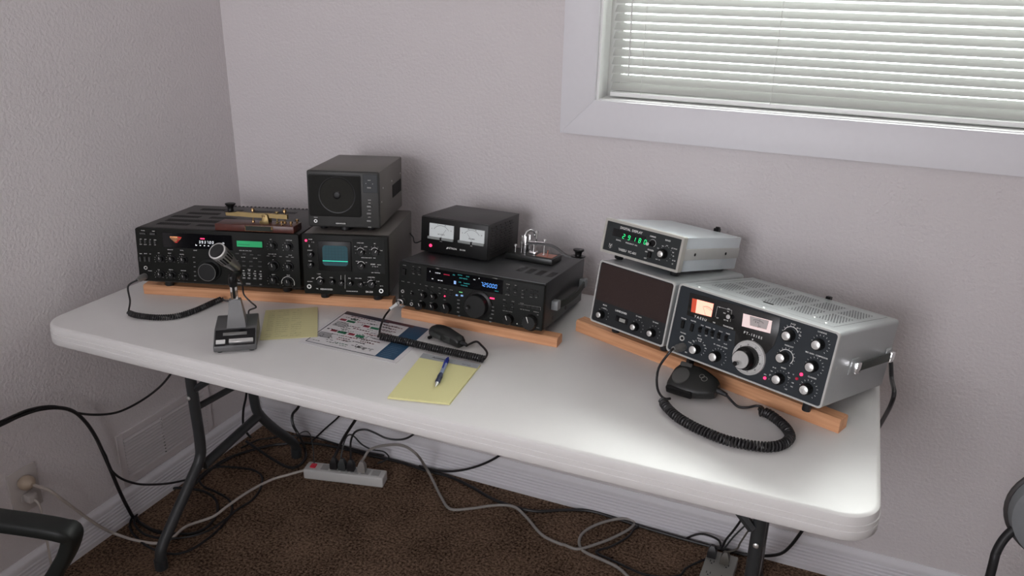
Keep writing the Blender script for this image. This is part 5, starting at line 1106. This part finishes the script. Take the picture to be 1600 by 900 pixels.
NO = [(0.6213, -0.6856, 0.7420), (0.7306, -0.6132, 0.7420), (0.6253, -0.4645, 0.7420), (0.5208, -0.5379, 0.7420)]
no, Q2 = sheet('note_sheet', 'yellow ruled sheet covered in pencil writing, right of the desk microphone', 'paper', NO, 0.0012, YPAPER)
no.location.z += 0.0009
pn = Print(0.0015, 'xy'); rl_ = Print(0.0014, 'xy')
for i in range(13):
    v = 0.06+i*0.07; rl_.line(bil(Q2, .02, v), bil(Q2, .98, v), 0.0004)
    for (a, b) in ((.08,.18),(.24,.34),(.36,.46),(.52,.60),(.61,.70)):
        if random.random() < .85:
            x = a
            while x < b:
                l = random.uniform(.008, .022); pn.line(bil(Q2, x, v+.012+random.uniform(-.006,.006)), bil(Q2, x+l, v+.028+random.uniform(-.01,.01)), 0.0007); x += l+.006
rl_.build('ruled_lines', mat('rule_print', (0.50, 0.47, 0.28), 0.7), no); pn.build('handwriting', PENCIL, no)

PD = [(1.0320, -0.7985, 0.7440), (1.1575, -0.7690, 0.7440), (1.1404, -0.5873, 0.7440), (0.9995, -0.5898, 0.7440)]
pad, Q3 = sheet('notepad', 'yellow notepad with grey header near the front of the table', 'notepad', PD, 0.0042, YPAD)
hp_ = Print(0.0046, 'xy'); patch(hp_, Q3, .0, 1.0, .885, 1.0); hp_.build('header_strip', mat('grey_header', (0.33, 0.34, 0.35), 0.6), pad)
tx_ = Print(0.0049, 'xy'); c_0 = bil(Q3, .33, .945); a_ = math.atan2(Q3[2][1]-Q3[3][1], Q3[2][0]-Q3[3][0])
tx_.text(c_0, 'Amateur', 0.0065, rot=a_, wide=1.15); tx_.text(bil(Q3, .80, .925), 'Radio Supply', 0.0028, rot=a_); tx_.build('header_lettering', PRINT_K, pad)
# pen
pa_, pb_ = Vector((1.1044, -0.7285, 0.7490)), Vector((1.0666, -0.5983, 0.7510))
PL = (pb_-pa_).length; pyaw = math.atan2(pb_.y-pa_.y, pb_.x-pa_.x)
pen = thing('ballpoint_pen', 'blue and clear click pen with dark grip lying on the yellow notepad', 'pen', (pa_.x, pa_.y, TH+0.0062+0.0046-0.0005), (0,0,pyaw))
zp = 0.0
MB().lathe([(0.0008, 0), (0.0012, 0.001), (0.0034, 0.013), (0.0040, 0.016)], (0,0,zp), (1,0,0), 16).build('tip', SILVER, pen)
MB().lathe([(0.0045, 0.016), (0.0056, 0.024), (0.0052, 0.036), (0.0056, 0.050), (0.0048, 0.056)], (0,0,zp), (1,0,0), 20).build('grip', BLUE_GRIP, pen)
MB().lathe([(0.0046, 0.056), (0.0042, 0.070), (0.0047, PL*0.70), (0.0050, PL*0.76)], (0,0,zp), (1,0,0), 20).build('barrel', CLEAR_PEN, pen)
MB().lathe([(0.0052, PL*0.76), (0.0056, PL*0.86), (0.0045, PL*0.93), (0.0026, PL*0.935), (0.0024, PL), (0.0015, PL+0.001)], (0,0,zp), (1,0,0), 20).build('cap', BLUE_PEN, pen)
MB().box(PL*0.55, PL*0.90, -0.0018, 0.0018, 0.0052, 0.0070, 0.0006, 1).build('clip', BLUE_PEN, pen)

# ================================================================ LEFT WALL: RETURN VENT AND OUTLET
vent = thing('wall_vent', 'painted louvred return vent low on the left wall under the table', 'vent', (0.0, -0.617, 0.112))
vw, vh = 0.37, 0.172
fr = MB(); b_ = 0.022
fr.box(0, 0.006, 0, b_, 0, vh, 0.001, 1).box(0, 0.006, vw-b_, vw, 0, vh, 0.001, 1).box(0, 0.006, b_, vw-b_, 0, b_, 0.001, 1).box(0, 0.006, b_, vw-b_, vh-b_, vh, 0.001, 1).box(0, 0.0065, 0.163, 0.167, b_, vh-b_)
fr.build('vent_frame', VENTM, vent)
lv = MB()
for i in range(12):
    z = b_+0.001+i*(vh-2*b_)/12
    lv.prism([(0.0006, z+0.0050), (0.0085, z), (0.0085, z+0.0014), (0.0006, z+0.0064)], b_, vw-b_, 'xz')
lv.build('louvres', VENTM, vent)
MB().box(0.0, 0.0006, b_, vw-b_, b_, vh-b_).build('duct_opening', mat('duct_dark', (0.22, 0.205, 0.21), 0.8), vent)
dm_ = MB()
for i in range(11): z = b_+0.006+i*(vh-2*b_-0.004)/11; dm_.box(0.0055, 0.0072, 0.1635, 0.1665, z, z+0.0035)
dm_.build('damper_notches', KNOB_B, vent)

ou = thing('wall_outlet', 'ivory wall outlet plate on the left wall above the chair arm', 'outlet', (0.0, -0.943, 0.226))
MB().box(0, 0.006, 0, 0.080, 0, 0.125, 0.0025).build('cover_plate', IVORY, ou)
for z in (0.040, 0.085): MB().prism([(0.0035+0.022+math.cos(t*PI/10)*0.0165+0.014, z+max(-0.0125, min(0.0125, math.sin(t*PI/10)*0.0165))) for t in range(20)], 0.005, 0.0080, 'yz').build('receptacle', IVORY, ou)
MB().lathe([(0.003, 0), (0.002, 0.0015)], (0.006, 0.040, 0.0625), (1,0,0), 10).build('plate_screw', SILVER, ou)

# ================================================================ FLOOR: POWER STRIPS, CORDS, CABLES
FZ = 0.0055
def cable(label, pts, r=0.0032, m=CORD_BLACK, cat='cable', sub=8, name='power_cable', group=None, plug=None):
    o = thing(name, label, cat, Vector(pts[0]), group=group) if plug else None
    mb = MB().tube(smooth([Vector(p) for p in pts], sub), r*1.1, 8)
    if not plug:
        org = Vector(pts[0]); mb.bm.transform(Matrix.Translation(-org)); q = mb.build(name, m); q.location = org; return tag(q, label, cat, group)
    org = Vector(pts[0]); mb.bm.transform(Matrix.Translation(-org)); mb.build('cord', m, o)
    return o
def FL(*a): return a
# white power strip
s0_, s1_ = Vector((0.3463, -0.2321, 0.0060)), Vector((0.6070, -0.1711, 0.0060))
syaw = math.atan2(s1_.y-s0_.y, s1_.x-s0_.x); SLn = (s1_-s0_).length; SH_ = 0.036; SD_ = 0.050
ps = thing('power_strip', 'white power strip with four plugs lying on the carpet under the table', 'power strip', (s0_.x, s0_.y, 0.001), (0,0,syaw))
MB().box(0, SLn, 0, SD_, 0, SH_, 0.005, 3).build('strip_body', WHITEP, ps)
MB().box(0.018, 0.036, 0.014, 0.034, SH_-0.001, SH_+0.005, 0.0015).build('rocker_switch', mat('red_switch', (0.45, 0.02, 0.04), 0.3, emit=0.15), ps)
for i in range(6): 
    x = 0.055+i*0.034; r_ = MB().box(x, x+0.026, 0.010, 0.040, SH_-0.0005, SH_+0.001, 0.0004, 1); r_.build('socket', mat('socket_grey', (0.42, 0.42, 0.41), 0.5), ps)
PM = Matrix.Translation((s0_.x, s0_.y, 0.001)) @ Matrix.Rotation(syaw, 4, 'Z')
def plugged(label, u, m, pts, r, w=0.024, h=0.040, name='mains_lead'):
    base = PM @ Vector((u, SD_/2, SH_+0.0016)); o = thing(name, label, 'power cable', base, (0,0,syaw), None)
    MB().loft([[(-w/2*s, -0.010*s, z), (w/2*s, -0.010*s, z), (w/2*s, 0.010*s, z), (-w/2*s, 0.010*s, z)] for s, z in ((0.95,0.0),(1.0,0.003),(1.0,h*0.55),(0.62,h*0.85),(0.38,h))]).build('plug', m, o)
    inv_ = (Matrix.Translation(base) @ Matrix.Rotation(syaw, 4, 'Z')).inverted()
    P = [base+Vector((0, 0, h*0.95))]+[Vector(p) for p in pts]
    MB().tube([inv_ @ p for p in smooth(P, 9)], r, 8).build('cord', m, o)
    return o
plugged('thick black cord whose plug is leftmost in the white power strip', 0.098, CORD_BLACK, [(0.4404, -0.1700, 0.0942), (0.4586, -0.1600, 0.1387), (0.4856, -0.1600, 0.1833), (0.5118, -0.1600, 0.2247), (0.5530, -0.1600, 0.2917)], 0.0048)
plugged('dark grey cord and plug second from the left on the white power strip, looping behind', 0.126, mat('dark_grey_cord', (0.045, 0.05, 0.05), 0.5), [(0.4542, -0.1700, 0.0810), (0.4558, -0.1500, 0.1227), (0.4580, -0.1300, 0.1360), (0.4637, -0.1100, 0.1240), (0.4806, -0.0900, 0.0855), (0.5037, -0.0700, 0.0604), (0.5402, -0.0500, 0.0487), (0.5415, -0.0261, 0.0100), (0.5246, -0.0677, 0.0100)], 0.0026)
plugged('black cord and plug third on the white power strip, arching right under the tabletop', 0.155, CORD_BLACK, [(0.4913, -0.1700, 0.0910), (0.4875, -0.1600, 0.1367), (0.4997, -0.1500, 0.1697), (0.5298, -0.1400, 0.1812), (0.5586, -0.1300, 0.1713), (0.5919, -0.1200, 0.1554), (0.6281, -0.1100, 0.1521), (0.6623, -0.1000, 0.1624), (0.6992, -0.0900, 0.1943)], 0.0034)
plugged('long grey cord from the right plug of the white power strip, looping across the carpet', 0.192, CORD_GREY, [(0.5481, -0.1800, 0.1044), (0.5654, -0.1700, 0.1327), (0.6178, -0.1700, 0.1626), (0.6828, -0.1700, 0.1797), (0.7373, -0.1800, 0.1699), (0.7092, -0.0695, 0.0450), (0.7347, -0.0773, 0.0150), (0.8008, -0.1413, 0.0070), (0.8543, -0.1844, 0.0070), (0.9046, -0.1615, 0.0070), (0.9756, -0.1093, 0.0070), (1.0321, -0.1000, 0.0120), (1.0819, -0.1243, 0.0070), (1.1567, -0.1836, 0.0070), (1.2188, -0.1999, 0.0070), (1.2306, -0.1985, 0.0070), (1.2745, -0.2064, 0.0120), (1.3191, -0.1531, 0.0070), (1.3571, -0.1010, 0.0070), (1.3858, -0.0480, 0.0070), (1.3899, -0.0165, 0.0070), (1.3654, -0.0133, 0.0120), (1.3241, -0.0313, 0.0070), (1.2836, -0.0803, 0.0070), (1.2629, -0.1314, 0.0070), (1.2693, -0.1757, 0.0070), (1.2949, -0.2059, 0.0090), (1.3592, -0.2173, 0.0070), (1.4024, -0.2299, 0.0070), (1.4500, -0.2622, 0.0070)], 0.0044)
# white cord from the outlet to the strip
wc = thing('extension_cord', 'off-white cord running from the left wall outlet across the carpet to the white power strip', 'power cord', (0.008, -0.905, 0.315))
inv_ = Matrix.Translation((-0.008, 0.905, -0.315))
MB().loft([[(x, math.cos(a)*r_*1.1, math.sin(a)*r_) for a in [2*PI*k/16 for k in range(16)]] for x, r_ in ((0.0, 0.016), (0.008, 0.019), (0.020, 0.018), (0.030, 0.010), (0.034, 0.006))]).build('plug', mat('yellowed_plug', (0.46, 0.37, 0.28), 0.5, noise=0.1), wc)
MB().tube([inv_ @ p for p in smooth([Vector((0.038, -0.905, 0.315)), Vector((0.0500, -0.8744, 0.2837)), Vector((0.0550, -0.8606, 0.2606)), Vector((0.0450, -0.8205, 0.1970)), Vector((0.0320, -0.7651, 0.1094)), Vector((0.0240, -0.7225, 0.0468)), Vector((0.0288, -0.6911, 0.0070)), Vector((0.1001, -0.6884, 0.0070)), Vector((0.1667, -0.6734, 0.0070)), Vector((0.1882, -0.6403, 0.0070)), Vector((0.1935, -0.5876, 0.0140)), Vector((0.2320, -0.5201, 0.0140)), Vector((0.2364, -0.4570, 0.0140)), Vector((0.2434, -0.3717, 0.0120)), Vector((0.2608, -0.2883, 0.0070)), Vector((0.2953, -0.2461, 0.0100)), PM @ Vector((0.0, SD_/2, 0.018))], 8)], 0.0042, 8).build('cord', CORD_WHITE, wc)
# smaller plug below it in the outlet
w2 = thing('mains_lead', 'small pale plug and cord hanging in the lower socket of the wall outlet', 'power cord', (0.008, -0.903, 0.270))
MB().box(0, 0.024, -0.012, 0.012, -0.012, 0.012, 0.004).build('plug', IVORY, w2)
MB().tube(smooth([(0.022,0,-0.004), (0.034,0.002,-0.016), (0.034,0.004,-0.06), (0.030,0.004,-0.14), (0.028,0.0,-0.258)], 6), 0.003, 8).build('cord', CORD_WHITE, w2)

# black bundle that comes in from the left and splits
cable('thick black cable bundle entering at the left edge and dropping to the carpet', [(0.1000, -1.0764, 0.5541), (0.0800, -0.9736, 0.5359), (0.0700, -0.9180, 0.5282), (0.0600, -0.8609, 0.5137), (0.0550, -0.8068, 0.4901), (0.0500, -0.7619, 0.4543), (0.0450, -0.7284, 0.4004), (0.0400, -0.7048, 0.3404), (0.0350, -0.6862, 0.2710), (0.0350, -0.6749, 0.2160), (0.0350, -0.6590, 0.1349), (0.0400, -0.6459, 0.0704), (0.0271, -0.6171, 0.0060), (0.1135, -0.6336, 0.0060), (0.1592, -0.6257, 0.0060)], 0.0046)
cable('thin black cable leaving the bundle and rising to the left table end', [(0.1000, -1.0744, 0.5628), (0.0850, -0.9750, 0.5465), (0.0650, -0.8881, 0.5290), (0.0550, -0.8145, 0.4978), (0.0500, -0.7537, 0.4462), (0.0450, -0.6957, 0.4087), (0.0450, -0.6361, 0.3835), (0.0500, -0.5854, 0.3789), (0.0600, -0.5351, 0.3869), (0.0700, -0.4939, 0.4024), (0.0800, -0.4655, 0.4247), (0.0900, -0.4296, 0.4586)], 0.0030)
cable('black cable curving from the bundle past the wall vent behind the table leg', [(0.0480, -0.7112, 0.3440), (0.0430, -0.6884, 0.2745), (0.0400, -0.6781, 0.2235), (0.0400, -0.6494, 0.1738), (0.0500, -0.6081, 0.1333), (0.0600, -0.5623, 0.1050), (0.0700, -0.5132, 0.0814), (0.0800, -0.4607, 0.0630), (0.0353, -0.3665, 0.0060), (0.0480, -0.2920, 0.0060), (0.0614, -0.2141, 0.0060)], 0.0030)
Q_ = 0.0048
cable('wide ring of black cable round the foot of the left table leg', [(0.0185, -0.6121, 0.0060), (-0.0103, -0.5528, 0.0060), (-0.0162, -0.4868, 0.0060), (0.0152, -0.4476, 0.0060), (0.0669, -0.4290, 0.0060), (0.1236, -0.4255, 0.0060), (0.1814, -0.4478, 0.0060), (0.2255, -0.4977, 0.0060), (0.2422, -0.5569, 0.0060), (0.2236, -0.5975, 0.0060), (0.1733, -0.6203, 0.0060), (0.1164, -0.6358, 0.0100), (0.0601, -0.6289, 0.0100), (0.0215, -0.6105, 0.0120)], 0.0036)
cable('long black cable loop spreading over the carpet right of the left table leg', [(0.0032, -0.5977, 0.0130), (0.0377, -0.6496, 0.0060), (0.1061, -0.6822, 0.0060), (0.1764, -0.6963, 0.0060), (0.2401, -0.6894, 0.0060), (0.2709, -0.6566, 0.0060), (0.2817, -0.6007, 0.0060), (0.2785, -0.5350, 0.0060), (0.2591, -0.4710, 0.0060), (0.2133, -0.4272, 0.0060), (0.1438, -0.4101, 0.0060), (0.0906, -0.4031, 0.0060), (0.0494, -0.3770, 0.0060), (0.0372, -0.3297, 0.0060), (0.0604, -0.2959, 0.0060), (0.1216, -0.2747, 0.0060), (0.1756, -0.2663, 0.0060), (0.2224, -0.2848, 0.0060), (0.2598, -0.3385, 0.0060), (0.2758, -0.3988, 0.0060), (0.2736, -0.4633, 0.0130), (0.2739, -0.5196, 0.0130), (0.2631, -0.5789, 0.0130), (0.2266, -0.6249, 0.0130), (0.1756, -0.6543, 0.0130), (0.1122, -0.6632, 0.0130), (0.0584, -0.6480, 0.0190), (0.0324, -0.6214, 0.0190)], 0.0031)
cable('black cable on the carpet running along the foot of the window wall baseboard', [(0.0571, -0.4184, 0.0060), (0.0428, -0.2861, 0.0060), (0.0700, -0.2030, 0.0060), (0.1248, -0.1263, 0.0060), (0.1578, -0.0991, 0.0060), (0.2127, -0.0648, 0.0060), (0.2777, -0.0439, 0.0060), (0.3762, -0.0344, 0.0060), (0.4770, -0.0318, 0.0060), (0.5852, -0.0248, 0.0060), (0.6866, -0.0322, 0.0060), (0.7688, -0.0308, 0.0060), (0.8601, -0.0517, 0.0060), (0.9652, -0.0859, 0.0060), (1.0866, -0.0878, 0.0060), (1.1735, -0.0448, 0.0060), (1.2465, -0.0151, 0.0060), (1.3285, -0.0160, 0.0060), (1.4100, -0.0228, 0.0060), (1.4887, -0.0265, 0.0060), (1.5836, -0.0282, 0.0060), (1.6682, -0.0271, 0.0060), (1.7378, -0.0230, 0.0060)], 0.0042)
cable('thin black cable on the carpet just left of the power strip, behind the leg foot', [(0.0478, -0.1766, 0.0060), (0.0667, -0.1107, 0.0060), (0.0940, -0.0874, 0.0060), (0.1441, -0.0457, 0.0060), (0.2305, -0.0152, 0.0060), (0.3131, -0.0185, 0.0060), (0.4258, -0.0308, 0.0120), (0.5214, -0.0216, 0.0120)], 0.0026)
cable('black cable looping from the tabletop down to the carpet left of the power strip', [(0.3249, -0.1500, 0.2795), (0.2917, -0.1600, 0.2157), (0.2657, -0.1600, 0.1809), (0.2728, -0.1700, 0.1495), (0.3029, -0.1800, 0.1192), (0.2607, -0.1065, 0.0220), (0.2885, -0.1423, 0.0100), (0.2950, -0.1896, 0.0100), (0.2691, -0.2096, 0.0100), (0.1902, -0.1917, 0.0100), (0.1095, -0.1725, 0.0200), (0.0441, -0.1439, 0.0120)], 0.0042)
cable('short black cable hanging beside the left leg crossbar', [(0.1837, -0.2600, 0.3238), (0.1696, -0.2600, 0.2704), (0.1530, -0.2600, 0.2177), (0.1481, -0.2600, 0.1575), (0.1633, -0.2500, 0.1176)], 0.0034)
cable('thin dark cable slanting from the tabletop to the baseboard left of the power strip', [(0.3973, -0.0300, 0.1839), (0.3499, -0.0300, 0.1231), (0.2993, -0.0300, 0.0703), (0.2589, -0.0300, 0.0268), (0.2399, -0.0431, 0.0060)], 0.0026)
cable('small dark grey wire loop behind the power strip switch', [(0.3758, -0.2103, 0.0400), (0.3060, -0.1200, 0.0418), (0.2919, -0.1100, 0.0823), (0.2667, -0.1000, 0.0853), (0.2390, -0.1000, 0.0682), (0.2281, -0.1100, 0.0408), (0.2077, -0.1119, 0.0060)], 0.0016, mat('dark_grey_cord', (0.045, 0.05, 0.05), 0.5))
cable('black cable arcing up from the baseboard to the middle of the tabletop', [(0.6607, -0.0285, 0.0140), (0.7240, -0.0350, 0.0182), (0.7991, -0.0350, 0.0367), (0.8791, -0.0350, 0.0783), (0.9474, -0.0350, 0.1324), (1.0046, -0.0350, 0.2007)], 0.0034)
cable('black cable lying in a loop on the carpet right of the grey cord', [(1.4093, -0.0183, 0.0060), (1.3965, -0.0487, 0.0060), (1.3901, -0.0861, 0.0060), (1.3584, -0.1472, 0.0060), (1.3245, -0.1898, 0.0060), (1.3751, -0.2038, 0.0060), (1.4386, -0.2196, 0.0060), (1.4785, -0.2245, 0.0060), (1.5217, -0.2140, 0.0060), (1.5651, -0.1884, 0.0060), (1.5761, -0.1503, 0.0060), (1.6150, -0.0955, 0.0060), (1.6358, -0.0830, 0.0060)], 0.0030)
cable('black cable curving up to the tabletop right of the right table leg', [(1.7236, -0.1000, 0.0654), (1.7570, -0.1000, 0.0724), (1.7895, -0.1000, 0.0834), (1.8157, -0.1100, 0.1082), (1.8344, -0.1200, 0.1469), (1.8532, -0.1300, 0.2033), (1.8730, -0.1400, 0.2684)], 0.0040)
# grey outlet box at the lower right, near the right leg
o0 = Vector((1.6220, -0.0780, 0.0360)); o1 = Vector((1.7039, -0.0635, 0.0360))
ob = thing('power_strip', 'grey multi-outlet box with two dark plugs on the carpet by the right table leg', 'power strip', (o0.x, o0.y, 0.001), (0,0,-0.03))
OL = (o1-o0).length
MB().box(0, OL, -0.24, 0, 0, 0.034, 0.003).build('strip_body', STRIPG, ob)
for r in range(3):
    for k in range(2):
        x, y = 0.018+k*0.040, -0.050-r*0.050
        sc = MB().box(x-0.004, x-0.002, y-0.004, y+0.004, 0.0335, 0.0346).box(x+0.006, x+0.008, y-0.004, y+0.004, 0.0335, 0.0346).lathe([(0.0022, 0), (0.0022, 0.0008)], (x+0.002, y-0.009, 0.0336), (0,0,1), 10)
        sc.build('socket', PRINT_K, ob)
OM = Matrix.Translation((o0.x, o0.y, 0.001)) @ Matrix.Rotation(-0.03, 4, 'Z')
def plug2(label, u, v, m, pts, r):
    base = OM @ Vector((u, v, 0.036)); o = thing('mains_lead', label, 'power cord', base)
    MB().loft([[(-0.012*s, -0.014*s, z), (0.012*s, -0.014*s, z), (0.012*s, 0.014*s, z), (-0.012*s, 0.014*s, z)] for s, z in ((1.0,0.0),(1.0,0.014),(0.7,0.026),(0.35,0.034))]).build('plug', m, o)
    P = [base+Vector((0, 0, 0.032))]+[Vector(p) for p in pts]; inv2 = Matrix.Translation(-base)
    MB().tube([inv2 @ p for p in smooth(P, 8)], r, 8).build('cord', m, o)
plug2('black plug and cord in the grey outlet box, rising behind the table brace', 0.014, -0.028, CORD_BLACK, [(1.6562, -0.1000, 0.0636), (1.6678, -0.1100, 0.1039), (1.6830, -0.1200, 0.1431), (1.6975, -0.1300, 0.1846), (1.7091, -0.1400, 0.2258)], 0.0032)
plug2('brown-grey plug and cord in the grey outlet box nearest the table leg', 0.052, -0.040, mat('brown_grey_plug', (0.10, 0.09, 0.075), 0.5), [(1.6983, -0.1000, 0.0743), (1.7063, -0.1100, 0.1069), (1.7259, -0.1200, 0.1678), (1.7411, -0.1300, 0.2167)], 0.0026)
cable('black cable hump rising off the baseboard left of the grey outlet box', [(1.5493, -0.0232, 0.0060), (1.5669, -0.0300, 0.0269), (1.5906, -0.0300, 0.0407), (1.6158, -0.0350, 0.0463), (1.6421, -0.0450, 0.0469), (1.6514, -0.0550, 0.0389), (1.6549, -0.0600, 0.0270)], 0.0030)
cable('thin grey cable slanting down beside the black plug cord at the right table leg', [(1.7260, -0.0900, 0.1753), (1.7046, -0.0900, 0.1400), (1.6829, -0.0850, 0.0973), (1.6638, -0.0800, 0.0497)], 0.0022, mat('dark_grey_cord', (0.045, 0.05, 0.05), 0.5))

# cords behind the radios
fr_ = LF+MF @ Vector((fw_*0.93, fd+0.001, 0.075))
cable('black power cord curving from the back of the silver-grey transceiver over the table end', [fr_, fr_+MF @ Vector((0.012, 0.022, 0.004)), (1.9720, -0.2983, 0.7599), (1.9750, -0.3785, 0.7662), (1.9750, -0.3693, 0.7318), (1.9750, -0.2739, 0.6461), (1.9700, -0.1339, 0.5084)], 0.0042)
bw_ = LB+MBm @ Vector((bw-0.002, bd+0.0, 0.075)); ew_ = on_top(ME, Vector(SE[0]), -0.002, ed*0.6, 0.022)
cable('thin grey wire from the station monitor to the metered power supply', [on_top(MBm, LB, bw-0.01, bd+0.003, 0.09), (0.7397, -0.1700, 0.8622), (0.7817, -0.2200, 0.8663), ew_+Vector((-0.006, 0.01, 0.012)), ew_], 0.0016, mat('dark_grey_cord', (0.045, 0.05, 0.05), 0.5))

# ================================================================ CHAIRS AT THE FRAME EDGES
# left: black office chair, its right armrest reaches into the picture
ca0, ca1, ca2 = Vector((0.6960, -1.2662, 0.6500)), Vector((0.5400, -1.2937, 0.6500)), Vector((0.7213, -1.3021, 0.6500))
chl = thing('office_chair', 'black office chair with a looped armrest at the lower left corner', 'chair', (0.36, -1.42, 0.0))
def W2(v): return Vector(v)-Vector((0.36, -1.42, 0.0))
armp = smooth([W2((0.4638, -1.3467, 0.6550)), W2((0.5231, -1.3315, 0.6600)), W2((0.5774, -1.3196, 0.6600)), W2((0.6383, -1.3010, 0.6560)), W2((0.6805, -1.2871, 0.6500)), W2((0.6897, -1.2766, 0.6360)), W2((0.6753, -1.2789, 0.6000)), W2((0.6549, -1.2863, 0.5650)), W2((0.6309, -1.2881, 0.5300)), W2((0.5982, -1.2877, 0.4600))], 6)
rings = []
up_ = Vector((0, 0, 1))
for i, p in enumerate(armp):
    t = (armp[min(i+1, len(armp)-1)]-armp[max(i-1, 0)]).normalized()
    sd = Vector((0.35, -0.94, 0)); sd = (sd-t*sd.dot(t)).normalized(); n_ = t.cross(sd).normalized()
    w_ = 0.021; h_ = 0.0125
    r = []
    for k in range(16):
        a = 2*PI*k/16; c, s = math.cos(a), math.sin(a)
        r.append(p+sd*w_*math.copysign(abs(c)**0.45, c)+n_*h_*math.copysign(abs(s)**0.45, s))
    rings.append(r)
endp = armp[-1]
MB().loft(rings).build('armrest', mat('black_arm', (0.008, 0.009, 0.008), 0.5, spec=0.25, noise=0.1), chl)
MB().box(-0.30, 0.24, -0.46, 0.02, 0.40, 0.46, 0.025, 3).build('seat', mat('black_fabric', (0.015, 0.015, 0.016), 0.8, bump=0.4, bscale=800), chl)
MB().tube([endp+Vector((0,0,0.02)), Vector((0.20, -0.05, 0.42)), Vector((0.10, -0.15, 0.395))], 0.014, 10).build('arm_bracket', BLACKRUB, chl)
MB().cyl((-0.03, -0.22, 0.09), (-0.03, -0.22, 0.40), 0.028).build('gas_column', KNOB_B, chl)
MB().box(-0.27, 0.21, -0.50, -0.45, 0.52, 0.98, 0.02, 3).box(-0.06, 0.0, -0.50, -0.47, 0.40, 0.60, 0.005, 1).build('backrest', mat('black_fabric', (0.015, 0.015, 0.016), 0.8), chl)
for k in range(5):
    a = 2*PI*k/5+0.9; e = Vector((-0.03+math.cos(a)*0.27, -0.22+math.sin(a)*0.27, 0.065))
    lg_ = MB().tube([(-0.03, -0.22, 0.10), e], 0.016, 8).build('base_leg', KNOB_B, chl)
    MB().cyl(e+Vector((-0.011, 0, -0.037)), e+Vector((0.011, 0, -0.037)), 0.026).build('caster', BLACKRUB, lg_)
# right: grey rounded chair back on a curved black tube
gc = Vector((2.2855, -0.4500, 0.6292))
chr_ = thing('side_chair', 'grey round-backed chair on a curved black tube at the right edge', 'chair', (gc.x, gc.y, 0.0))
bx = MB(); rings = []
for s, off in ((0.86, -0.030), (0.97, -0.024), (1.0, -0.006), (1.0, 0.008), (0.96, 0.022), (0.80, 0.030)):
    rings.append([(math.cos(a)*0.135*s+0.055, off, gc.z-0.02+math.sin(a)*0.115*s) for a in [2*PI*k/40 for k in range(40)]])
bx.loft(rings); bx.build('backrest', CUSHION, chr_)
MB().tube([(math.cos(a)*0.136+0.055, 0.004, gc.z-0.02+math.sin(a)*0.116) for a in [2*PI*k/48 for k in range(48)]], 0.006, 8, closed=True).build('edge_piping', mat('dark_piping', (0.06, 0.055, 0.055), 0.5), chr_)
t0 = Vector((2.2297, -0.4600, 0.5715))-Vector((gc.x, gc.y, 0)); t1 = Vector((2.2116, -0.4700, 0.5487))-Vector((gc.x, gc.y, 0)); t2_ = Vector((2.2008, -0.4800, 0.5160))-Vector((gc.x, gc.y, 0)); t3_ = Vector((2.1989, -0.4900, 0.4720))-Vector((gc.x, gc.y, 0))
MB().tube(smooth([t0+Vector((0.02,0.01,0.01)), t0, t1, t2_, t3_, Vector((t3_.x+0.0, t3_.y-0.02, 0.20)), Vector((t3_.x+0.0, t3_.y-0.03, 0.05)), Vector((t3_.x-0.0, t3_.y-0.03, 0.0122))], 7), 0.0085, 12).build('frame_tube', BLACKRUB, chr_)
MB().tube(smooth([Vector((-t0.x+0.09, t0.y+0.01, t0.z+0.01)), Vector((-t0.x+0.11, t0.y, t0.z)), Vector((-t2_.x+0.11, t2_.y, t2_.z)), Vector((-t3_.x+0.11, t3_.y-0.02, 0.20)), Vector((-t3_.x+0.11, t3_.y-0.03, 0.0122))], 7), 0.0085, 12).build('frame_tube', BLACKRUB, chr_)
MB().box(-0.09, 0.20, -0.42, -0.03, 0.385, 0.425, 0.015, 3).build('seat', CUSHION, chr_)
for x in (t3_.x, -t3_.x+0.11): MB().tube(smooth([(x, t3_.y-0.03, 0.012), (x, -0.40, 0.012), (x+(0.02 if x < 0 else -0.02), -0.43, 0.06), (x+(0.04 if x < 0 else -0.04), -0.40, 0.37)], 6), 0.0085, 10).build('front_leg', BLACKRUB, chr_)
